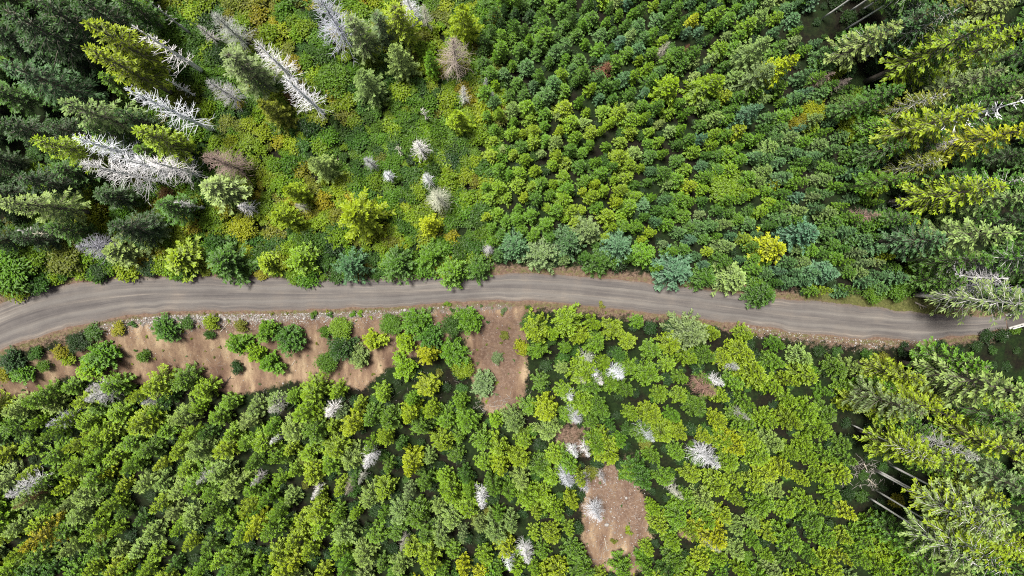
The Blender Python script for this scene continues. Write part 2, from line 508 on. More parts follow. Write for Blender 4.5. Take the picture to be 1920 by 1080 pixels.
for i in range(2):
    reg('dead_arch', 24, 2.8, dead_tree(520 + i, 24, 2.8, .25, 62, 3, .1, 1.0, .45, 1.4, .75), M_DEAD, M_DEAD)
for i in range(3):
    reg('dead_full', 16, 2.8, dead_tree(540 + i, 16, 2.8, .15, 200, 2.6, .1, .0, .7, .8), M_DEAD, M_DEAD)
for i in range(4):
    reg('dead_star', 9, 1.5, dead_tree(560 + i, 9, 1.5, .15, 150, 1.6, .1, .1, .7, .8), M_DEAD, M_DEAD)
for i in range(2):
    reg('snag', 14, .8, dead_tree(580 + i, 14, .8, .3, 20, 2, .1, 0, .5, 1.1), M_DEAD, M_DEAD)
for i in range(5):
    reg('dome', 4.5, 2.6, conifer(440 + i, 4.5, 2.6, .03, .36, 9, .46, .20, irr=.6, dr=.05, lat=.26, power=.42, el_lo=10, gap=.4), M_BARK, M_NEEDLE, ('stem', 'foliage'))
for i in range(4):
    reg('broad', 5, 3.0, bush(600 + i, 5, 3.0, 40, 2300, .44, .20, .8, .38), M_BARK, M_LEAF, ('stem', 'foliage'))
for i in range(4):
    reg('shrub', 1.9, 1.5, bush(620 + i, 1.9, 1.5, 22, 640, .34, .16, .8, .38), M_BARK, M_LEAF, ('stem', 'foliage'))
for i in range(3):
    reg('tuft', .8, .6, bush(640 + i, .8, .6, 4, 150, .24, .13, .9, .3), M_BARK, M_LEAF, ('stem', 'foliage'))

TINT = {
    'yellow-green': (.112, .162, .005), 'lime-green': (.084, .150, .004), 'bright green': (.050, .112, .005), 'mid green': (.027, .070, .006),
    'deep green': (.012, .034, .005), 'blue-green': (.034, .080, .028), 'pale green': (.102, .152, .040), 'olive': (.082, .098, .008),
    'yellow': (.152, .186, .004), 'grey-green': (.078, .118, .040), 'rust': (.09, .053, .016), 'gold': (.145, .143, .006), 'teal': (.042, .096, .050)}
WHITE, GREY, PINK, RUST, CREAM = (.86, .86, .88), (.5, .49, .5), (.36, .25, .21), (.23, .095, .055), (.52, .50, .40)
BLOCK = []      # (u, v, radius in pixels) kept free of mass planting
THINGS = []
def jitter(c, a=.14):
    k = rnd.uniform(1 - a, 1 + a); h = rnd.uniform(-a, a) * .6
    return (c[0] * k * (1 + h), c[1] * k, c[2] * k * (1 - h))
def plant(kind, name, cat, u, v, H, R, tint, label=None, group=None, by='tip', ref=None, var=None, block=.8, noun=None, calm=None):
    lib = LIB[kind]
    H0, R0, tm, cm, names = lib[(var if var is not None else rnd.randrange(len(lib))) % len(lib)]
    h = {'tip': H, 'mid': H * .6, 'base': 0}[by]
    x, y, z = drop(u, v, h)
    root = link(name, None)
    root.location = (x, y, z)
    root.rotation_euler = (0, 0, rnd.uniform(0, 6.283))
    sx = R / R0 * 1.0
    root.scale = (sx * rnd.uniform(.95, 1.05), sx * rnd.uniform(.95, 1.05), H / H0)
    t = link(names[0], tm, root); c = link(names[1], cm, root)
    tc = jitter(TINT[tint] if isinstance(tint, str) else tint, .12 if isinstance(tint, str) else .07)
    if calm: tc = tuple(.65 * a + .35 * b for a, b in zip(tc, calm))
    c['tint'] = tc; t['tint'] = tc
    root['category'] = cat
    if label: root['label'] = label
    if group: root['group'] = group
    if block:
        uu, vv = (u, v) if by != 'base' else to_px(x, y, z + H)
        k = FPX / (CAMH - H * .6)
        BLOCK.append((uu, vv, R * k * block))
        if H > 11 and (kind in ('bare', 'tall', 'sparse') or kind.startswith('dead')):
            lo = .35 if kind in ('tall', 'sparse') else 0.0
            for f in np.linspace(lo, .92, 7):
                BLOCK.append((*to_px(x, y, z + H * f), R * k * (.42 if kind != 'bare' or f > .5 else .8)))
    THINGS.append(dict(o=root, u=u, v=v, R=R, H=H, tn=tint if isinstance(tint, str) else None, ref=ref, noun=noun, name=name, x=x, y=y))
    return root

# ------------------------------------------------------------------ ground and road
def graded(lo, hi, step, far):
    a = list(np.arange(lo, hi + step / 2, step))
    s, x = step, lo
    left = []
    while x > -far: s *= 1.3; x -= s; left.append(x)
    s, x = step, hi
    right = []
    while x < far: s *= 1.3; x += s; right.append(x)
    return np.array(left[::-1] + a + right)
gx, gy = graded(-98, 108, .5, 2500), graded(-66, 56, .5, 2500)
GX, GY = np.meshgrid(gx, gy)
GZ = gz(GX, GY)
nx, ny = len(gx), len(gy)
idx = np.arange(nx * ny).reshape(ny, nx)
quads = np.stack([idx[:-1, :-1], idx[:-1, 1:], idx[1:, 1:], idx[1:, :-1]], -1).reshape(-1, 4)
# pixel seen at each ground vertex, to lay out soil patches
gp = np.stack([GX.ravel(), GY.ravel(), GZ.ravel() - CAMH], 0)
Rm = np.array(CROT.inverted().to_matrix())
cp = Rm @ gp
GU, GV = 960 + FPX * cp[0] / -cp[2], 540 - FPX * cp[1] / -cp[2]
def in_poly(u, v, poly):
    u = np.asarray(u, float); v = np.asarray(v, float)
    ins = np.zeros(u.shape, bool)
    n = len(poly)
    for i in range(n):
        (x1, y1), (x2, y2) = poly[i], poly[(i + 1) % n]
        c = (y1 > v) != (y2 > v)
        with np.errstate(divide='ignore', invalid='ignore'):
            xi = (x2 - x1) * (v - y1) / (y2 - y1 if y2 != y1 else 1e-9) + x1
        ins ^= c & (u < xi)
    return ins
def blur(m, n):
    m = m.reshape(ny, nx).astype(float)
    k = np.ones(2 * n + 1) / (2 * n + 1)
    for ax in (0, 1):
        m = np.apply_along_axis(lambda a: np.convolve(np.pad(a, n, mode='edge'), k, 'valid'), ax, m)
    return m.ravel()
DIRT = [[(-120, 720), (0, 690), (60, 680), (200, 600), (420, 588), (640, 578), (900, 560), (1010, 562), (1000, 600), (985, 640), (990, 700), (975, 770), (915, 780), (880, 700), (870, 620),
         (700, 705), (690, 730), (560, 712), (470, 735), (430, 745), (380, 705), (250, 722), (120, 705), (60, 745), (-120, 770)],
        [(1100, 880), (1160, 870), (1205, 920), (1225, 1000), (1200, 1075), (1100, 1075), (1090, 980)], [(1262, 985), (1310, 990), (1310, 1012), (1270, 1008)]]
REDD = [[(1030, 790), (1110, 780), (1110, 860), (1040, 865)], [(1170, 845), (1205, 850), (1210, 900), (1160, 880)], [(1090, 880), (1160, 860), (1215, 920), (1225, 990), (1180, 1030), (1100, 980)],
        [(880, 575), (990, 575), (980, 690), (960, 775), (910, 780), (890, 650)], [(1440, 615), (1720, 640), (1640, 665), (1500, 650)], [(930, 485), (1130, 500), (1330, 530), (1330, 545), (1100, 520), (930, 515)],
        [(300, 600), (760, 585), (760, 612), (320, 640)]]
s_all = GY.ravel() - yc(GX.ravel()); w_all = hw(GX.ravel())
inx = (GX.ravel() > -140) & (GX.ravel() < 140)
a_dirt = blur(np.any([in_poly(GU, GV, p) for p in DIRT], 0), 2)
a_red = blur(np.any([in_poly(GU, GV, p) for p in REDD], 0), 3) * .62
verge = np.clip(1 - (np.abs(s_all) - w_all) / 3.0, 0, 1)
a_red = np.maximum(a_red, np.clip(verge * 1.15, 0, 1) * inx * .85)
a_grav = np.clip(1 - np.abs((-s_all - w_all) - 1.3) / 1.5, 0, 1) * (GU < 960) * (GU > 150) * .62
a_grass = np.clip(1 - np.abs((np.abs(s_all) - w_all) - .7) / 1.1, 0, 1) * .52
a_grass = np.maximum(a_grass, blur(in_poly(GU, GV, [(1500, 540), (1740, 555), (1800, 600), (1690, 592), (1500, 560)]), 2) * .8)
a_grass = np.maximum(a_grass, blur(in_poly(GU, GV, [(0, 560), (60, 530), (130, 525), (60, 560), (0, 590)]), 2) * .7)
gme = mesh_np('ground', np.stack([GX.ravel(), GY.ravel(), GZ.ravel()], 1), quads, M_GROUND,
              {'dirt': a_dirt, 'red': a_red, 'gravel': a_grav, 'grassy': a_grass}, True, 4)
ground = link('ground', gme); ground['kind'] = 'structure'

def build_road():
    xs = np.arange(EX[0] + 2, XB + .01, .6)
    cols = np.linspace(-1, 1, 15)
    V, UV = [], []
    for i, x in enumerate(xs):
        c, w = float(yc(x)), float(hw(x))
        dy = (float(yc(x + .5)) - float(yc(x - .5)))
        nl = math.hypot(1, dy); nxn, nyn = -dy / nl, 1 / nl
        w *= nyn
        ea = w + .35 + .5 * float(fbm(x * .35, 3.3)) ; eb = w + .35 + .5 * float(fbm(x * .35, 9.1))
        for q in cols:
            o = q * (ea if q > 0 else eb)
            z = .012 + .05 * (1 - q * q) - .02 * math.exp(-((abs(q + .06) - .36) / .09) ** 2) - (.05 if abs(q) > .99 else 0)
            V.append((x + nxn * o, c + nyn * o, z)); UV.append((q, x))
    n = len(cols)
    Q = [(i * n + j, (i + 1) * n + j, (i + 1) * n + j + 1, i * n + j + 1) for i in range(len(xs) - 1) for j in range(n - 1)]
    me = mesh_np('road', V, np.array(Q), M_ROAD, None, True, 4)
    ul = me.uv_layers.new(name='UVMap')
    li = np.empty(len(me.loops), np.int32); me.loops.foreach_get('vertex_index', li)
    ul.data.foreach_set('uv', np.array(UV, np.float32)[li].ravel())
    o = link('road', me); o['kind'] = 'structure'
build_road()

def box(name, mat, parent, c, d, ang=0, tilt=0):
    x, y, z = (k / 2 for k in d)
    b = min(x, y, z) * .15
    V = []
    for sz in (-1, 1):
        for (px, py) in ((-x + b, -y), (x - b, -y), (x, -y + b), (x, y - b), (x - b, y), (-x + b, y), (-x, y - b), (-x, -y + b)):
            V.append((px, py, sz * z))
    T = []
    for k in range(8):
        j = (k + 1) % 8
        T += [(k, j, j + 8), (k, j + 8, k + 8)]
    for k in range(1, 7):
        T += [(0, k + 1, k), (8, 8 + k, 9 + k)]
    me = mesh_np(name, V, T, mat)
    o = link(name, me, parent)
    o.location = c; o.rotation_euler = (0, tilt, ang)
    return o
def build_bridge():
    x1 = XB + 20
    y0, y1 = float(yc(XB)), float(yc(x1))
    ang = math.atan2(y1 - y0, x1 - XB); Lb = math.hypot(x1 - XB, y1 - y0)
    root = link('road_bridge', None)
    root.location = (XB, y0, 0); root.rotation_euler = (0, 0, ang)
    root['label'] = 'narrow concrete road bridge with pale kerbs at the end of the dirt road'; root['category'] = 'bridge'
    w = float(hw(XB + 1)) * 2 + .2
    box('deck', M_ROAD, root, (Lb / 2, 0, -.21), (Lb, w, .45))
    for sd in (-1, 1):
        k = box('kerb', M_CONC, root, (Lb / 2 + .15, sd * (w / 2 + .19), .0), (Lb + .3, .36, .62))
        n = 14
        for i in range(n):
            box('rail_post', M_RAIL, root, (.5 + i * (Lb - 1) / (n - 1), sd * (w / 2 + .19), .66), (.14, .14, .7))
        box('rail', M_RAIL, root, (Lb / 2, sd * (w / 2 + .19), 1.05), (Lb, .16, .12))
    box('abutment', M_CONC, root, (-.35, -.6, -3.2), (.6, w + 2.6, 5.6))
build_bridge()

# ------------------------------------------------------------------ single trees read off the photograph
G_DEADL = 'bleached dead trees above the road'
G_DEADS = 'bleached dead trees in the stand below the road'
G_TALL = 'tall conifers at the edges of the forest'
G_ROAD = 'trees lining the upper edge of the road'
G_BUSH = 'bushes on the bare bank below the road'
DEAD = [  # kind, u, v, H, R, tint, label, ref
 ('dead_arch', 248, 46, 24, 2.9, WHITE, 'white dead tree with upswept curved branches next to the tall twin-topped yellow-green conifer', None),
 ('dead_slim', 232, 165, 30, 2.4, WHITE, 'longest bleached white dead tree, slanting across the undergrowth in two bristly tiers', 'the longest white dead tree'),
 ('dead_arch', 310, 148, 12, 1.2, WHITE, 'small slim white dead tree above the longest leaning dead one', None),
 ('dead_slim', 135, 258, 24, 2.6, WHITE, 'topmost white dead tree of the tangled bleached cluster', None),
 ('dead_full', 152, 306, 24, 3.1, WHITE, 'broad brilliant white dead tree, lowest of the tangled bleached cluster', 'the bleached cluster of dead trees'),
 ('dead_slim', 212, 292, 22, 2.2, WHITE, 'white dead tree in the middle of the tangled bleached cluster', None),
 ('dead_slim', 274, 300, 20, 2.3, WHITE, 'tapering white dead tree pointing at the pinkish one from the bleached cluster', None),
 ('dead_full', 380, 292, 18, 3.0, PINK, 'pinkish-brown dead conifer standing over a long-sprayed pale conifer', 'the pinkish-brown dead conifer'),
 ('dead_arch', 328, 380, 13, 1.5, WHITE, 'thin white dead tree with comb-like branches above a gold bush', None),
 ('dead_star', 447, 386, 9, 1.5, WHITE, 'short bushy white dead tree above a yellow-green bush, near the road trees', None),
 ('dead_full', 594, -14, 24, 3.4, (.60, .60, .66), 'largest silvery dead tree, broad and dense, reaching out of the picture top', 'the largest silvery dead tree'),
 ('dead_slim', 478, 78, 23, 2.2, WHITE, 'white dead tree with thin bare top beside a big grey-green conifer', None),
 ('dead_slim', 530, 143, 25, 2.3, WHITE, 'bright white dead tree with spiky tiers beside a round green bush', 'the spiky two-tiered white dead tree'),
 ('dead_full', 397, 24, 16, 2.5, (.45, .47, .42), 'faded greyish-white dead conifer close to the picture top', None),
 ('dead_star', 370, 48, 9, 1.2, GREY, 'small grey dead tree beside the white one with curved branches', None),
 ('dead_full', 388, 150, 15, 2.1, (.50, .48, .47), 'greyish dead tree below the big grey-green conifer', None),
 ('dead_full', 762, -12, 13, 1.9, WHITE, 'white dead tree cut off by the picture top above yellow-green conifers', None),
 ('dead_slim', 793, 8, 12, 1.2, CREAM, 'narrow cream-coloured dead tree near the picture top', None),
 ('dead_full', 848, 72, 17, 3.1, (.36, .31, .27), 'wide brownish-grey dead tree with fanned branches below a bright yellow-green conifer', 'the brownish-grey fanned dead tree'),
 ('dead_star', 868, 160, 12, 1.1, (.74, .74, .74), 'small brilliant white dead tree with a thin tail, alone in green brush', None),
 ('dead_star', 780, 265, 13, 1.8, (.72, .72, .72), 'bright white star-shaped dead tree in the yellow-green clearing', 'the bright white star-shaped dead tree'),
 ('dead_star', 797, 328, 11, 1.3, (.76, .76, .76), 'round snow-white dead tree just above a pale star-shaped one', None),
 ('dead_star', 685, 297, 9, 1.2, GREY, 'small rounded pale grey dead tree beside a fallen branch', None),
 ('dead_star', 722, 324, 8, 1.1, WHITE, 'tiny white dead sapling between the round grey and the snow-white dead trees', None),
 ('snag', 744, 275, 9, .9, CREAM, 'thin cream snag with drooping twigs in the clearing', None),
 ('dead_full', 818, 366, 13, 2.4, (.50, .50, .36), 'pale yellowish star-shaped dead tree with radiating bare branches', 'the pale yellowish dead star tree'),
 ('dead_star', 916, 467, 9, 1.3, GREY, 'small grey starry dead tree above the road edge, by bluish conifers', 'the small grey starry dead tree'),
 ('dead_full', 142, 462, 13, 2.5, (.38, .37, .42), 'lilac-grey brushy dead tree over a brownish bush near the road', None),
 ('dead_star', 553, 384, 9, 1.0, CREAM, 'small cream dead top beside a yellow-green conifer', None),
 ('snag', 62, 438, 12, 1.0, CREAM, 'forked pale snag above the bright green bush by the road bend', None),
 ('snag', 32, 432, 12, 1.0, GREY, 'faint grey snag near the picture edge above the road bend', None),
 ('snag', 262, -10, 18, .8, GREY, 'bare grey trunk slanting down from the picture top over brown brush', None),
 ('dead_star', 222, -2, 12, 1.4, GREY, 'grey dead tree tip at the picture top beside a dark conifer', None),
 ('dead_star', 911, 145, 7, .6, GREY, 'tiny grey dead sapling in dark brush beside the young plantation', None),
 ('dead_star', 924, 172, 7, .7, (.35, .38, .33), 'tiny pale sapling at the corner of the plantation', None),
 ('snag', 792, 203, 10, 1.0, CREAM, 'pale snag in gold brush, above a leaning stick', None),
 ('dead_star', 1143, 119, 8, 1.6, RUST, 'rust-brown dead conifer among the green young plantation', 'the rust-brown conifer'),
 ('dead_star', 1256, 78, 9, 1.1, CREAM, 'small cream-white dead top among dark plantation trees', 'the cream-white dead top'),
 ('dead_star', 1293, 83, 7, .8, RUST, 'tiny brown dead sapling beside a blue-green conifer', None),
 ('dead_star', 1567, 135, 10, 1.3, (.30, .23, .20), 'bare brownish dead tree, first of two in the dark gap', None),
 ('dead_star', 1598, 147, 10, 1.2, (.34, .27, .24), 'bare brownish dead tree, second of two in the dark gap', None),
 ('dead_arch', 1928, 186, 28, 3.6, WHITE, 'white dead tree with long arching branches at the picture edge', None),
 ('dead_slim', 1797, 262, 18, 2.0, (.52, .49, .48), 'pale dead tree lying over a sparse olive conifer', 'the pale dead tree over the olive conifer'),
 ('dead_slim', 1752, 374, 12, 1.5, (.6, .6, .57), 'white snag with hanging branches at the foot of a tall yellow-green conifer', None),
 ('dead_star', 1652, 402, 9, 1.6, (.34, .22, .19), 'pinkish-brown brushy dead tree beside a white one', 'the pinkish brushy dead tree'),
 ('dead_star', 1706, 404, 9, 1.4, (.55, .52, .48), 'whitish dead tree beside the pinkish brushy one', None),
 ('dead_slim', 1892, 522, 19, 2.8, (.62, .62, .64), 'large white dead tree with feathery branches above the end of the road', 'the large feathery white dead tree'),
 ('dead_full', 1926, 548, 20, 2.6, WHITE, 'white dead crown at the picture edge above the bridge', None),
 ('dead_slim', 1926, 502, 20, 2.2, (.36, .36, .30), 'grey dead tree at the picture edge above the feathery white one', None),
 ('dead_full', 160, 750, 10, 1.9, (.58, .58, .60), 'white brushy dead tree low on the bank among green bushes', 'the white brushy dead tree on the bank'),
 ('dead_star', 160, 732, 8, 1.4, GREY, 'smaller grey dead tree behind the white brushy one on the bank', None),
 ('dead_star', 266, 758, 7, 1.2, GREY, 'small grey dead tree between olive bushes under the bare bank', None),
 ('dead_star', 86, 800, 9, 1.5, GREY, 'faded grey dead tree beside a bright yellow-green conifer', None),
 ('dead_full', 504, 772, 9, 1.6, (.52, .53, .47), 'pale dead tree with greenish twigs below the bare bank', 'the pale greenish dead tree'),
 ('dead_star', 612, 780, 10, 1.7, WHITE, 'white star-shaped dead tree in the lower stand, beside a yellow conifer', 'the white dead star below the bank'),
 ('dead_star', 506, 833, 8, 1.0, WHITE, 'little white dead tree in a dark gap of the lower stand', None),
 ('dead_full', 683, 878, 12, 1.6, WHITE, 'slender white dead tree above a yellow conifer in the lower stand', 'the slender white dead tree'),
 ('dead_star', 672, 908, 8, .9, (.45, .45, .38), 'small pale dead tree at the foot of the slender white one', None),
 ('dead_slim', 10, 932, 12, 1.8, (.56, .56, .57), 'long grey-white dead tree at the picture edge above a rust-brown one', 'the grey-white dead tree at the edge'),
 ('dead_full', 22, 955, 11, 1.4, (.25, .13, .07), 'rust-brown dead conifer under a yellow-green one at the picture edge', None),
 ('dead_star', 368, 908, 9, 1.2, (.55, .56, .5), 'small white dead tree leaning on a lime conifer', 'the white dead tree by the lime conifer'),
 ('dead_star', 470, 912, 8, 1.0, GREY, 'faint grey dead tree in the middle of the lower stand', None),
 ('dead_star', 584, 938, 8, .9, WHITE, 'thin white forked dead tree in shaded brush', None),
 ('dead_star', 588, 1014, 8, .9, (.5, .5, .48), 'little pale starry dead tree near a lime conifer', None),
 ('dead_star', 648, 928, 9, 1.2, (.36, .32, .26), 'brownish-grey dead tree in the lower stand', None),
 ('dead_slim', 904, 954, 13, 1.4, WHITE, 'tall thin white dead tree in a dark gap of the lower stand', 'the tall thin white dead tree'),
 ('dead_full', 990, 1058, 10, 1.6, WHITE, 'white dead tree at the picture bottom, the larger of two', 'the larger white dead tree at the bottom'),
 ('dead_star', 956, 1070, 10, 1.5, WHITE, 'white dead tree cut by the picture bottom, the smaller of two', None),
 ('dead_star', 752, 1034, 9, 1.0, (.42, .39, .33), 'brownish pale dead tree beside a yellow-green conifer', None),
 ('dead_star', 1119, 704, 9, 1.3, WHITE, 'white dead tree, upper of a touching pair', 'the touching pair of white dead trees'),
 ('dead_star', 1130, 721, 9, 1.3, WHITE, 'white dead tree, lower of a touching pair', None),
 ('dead_full', 1167, 708, 10, 1.9, WHITE, 'fluffy white dead tree next to a touching white pair', 'the fluffy white dead tree'),
 ('dead_star', 1097, 716, 9, 1.4, (.42, .46, .30), 'pale yellowish dying conifer beside the touching white pair', None),
 ('dead_star', 1110, 676, 9, 1.4, (.45, .47, .36), 'pale greenish dying conifer above the touching white pair', None),
 ('dead_star', 1072, 750, 9, 1.2, WHITE, 'small white dead tree above a bare red patch', None),
 ('dead_full', 1086, 792, 10, 1.6, (.56, .55, .56), 'hazy white dead tree standing on the red soil patch', 'the hazy white dead tree on red soil'),
 ('dead_star', 1082, 858, 9, 1.2, WHITE, 'white dead tree, first of a small pair over red soil', None),
 ('dead_star', 1105, 856, 9, 1.2, WHITE, 'white dead tree, second of a small pair over red soil', None),
 ('dead_full', 1070, 912, 11, 1.9, (.60, .61, .64), 'tall silvery dead tree at the edge of the bare clearing', 'the silvery dead tree at the clearing'),
 ('dead_star', 1102, 924, 10, 1.6, (.52, .53, .57), 'grey-white dead tree beside the silvery one at the clearing', None),
 ('dead_star', 1135, 906, 7, .9, (.5, .5, .52), 'smallest grey dead sapling on the clearing', None),
 ('dead_full', 1126, 978, 10, 1.9, (.60, .61, .64), 'silvery dead tree standing alone in the bare clearing', 'the lone silvery dead tree'),
 ('dead_full', 1350, 878, 14, 2.2, (.70, .70, .72), 'big bright white dead tree beside a yellow conifer in the lower stand', 'the big bright white dead tree'),
 ('dead_star', 1387, 692, 9, 1.3, (.55, .55, .55), 'white dead top beside a lime conifer below the road', None),
 ('dead_star', 1358, 722, 9, 1.3, WHITE, 'white dead tree touching a pinkish-brown one below the road', None),
 ('dead_full', 1342, 738, 11, 2.2, (.34, .20, .15), 'pinkish-brown dead conifer with a white one beside it, below the road', 'the pinkish dead conifer below the road'),
 ('dead_star', 1407, 787, 9, .9, (.55, .55, .53), 'tiny white dead top in green foliage below the road', None),
 ('dead_star', 1228, 828, 11, 1.3, (.58, .6, .58), 'white dead tree emerging from a dark blue-green conifer', None),
 ('dead_star', 1282, 938, 10, 1.2, (.55, .56, .5), 'small white dead top on a lime conifer near the clearing', None),
 ('dead_full', 1350, 1036, 10, 1.7, (.48, .48, .36), 'pale dying top inside a yellow conifer near the bottom', None),
 ('dead_full', 1836, 862, 20, 2.9, (.52, .52, .50), 'grey-white dead tree with fan of drooping branches among tall conifers', 'the grey fan-shaped dead tree'),
]
for k, u, v, H, R, t, lab, ref in DEAD:
    cat = 'dead tree'
    plant(k, 'dead_tree', cat, u, v, H, R, t, lab, G_DEADL if v < 560 else G_DEADS, ref=ref, block=.75)

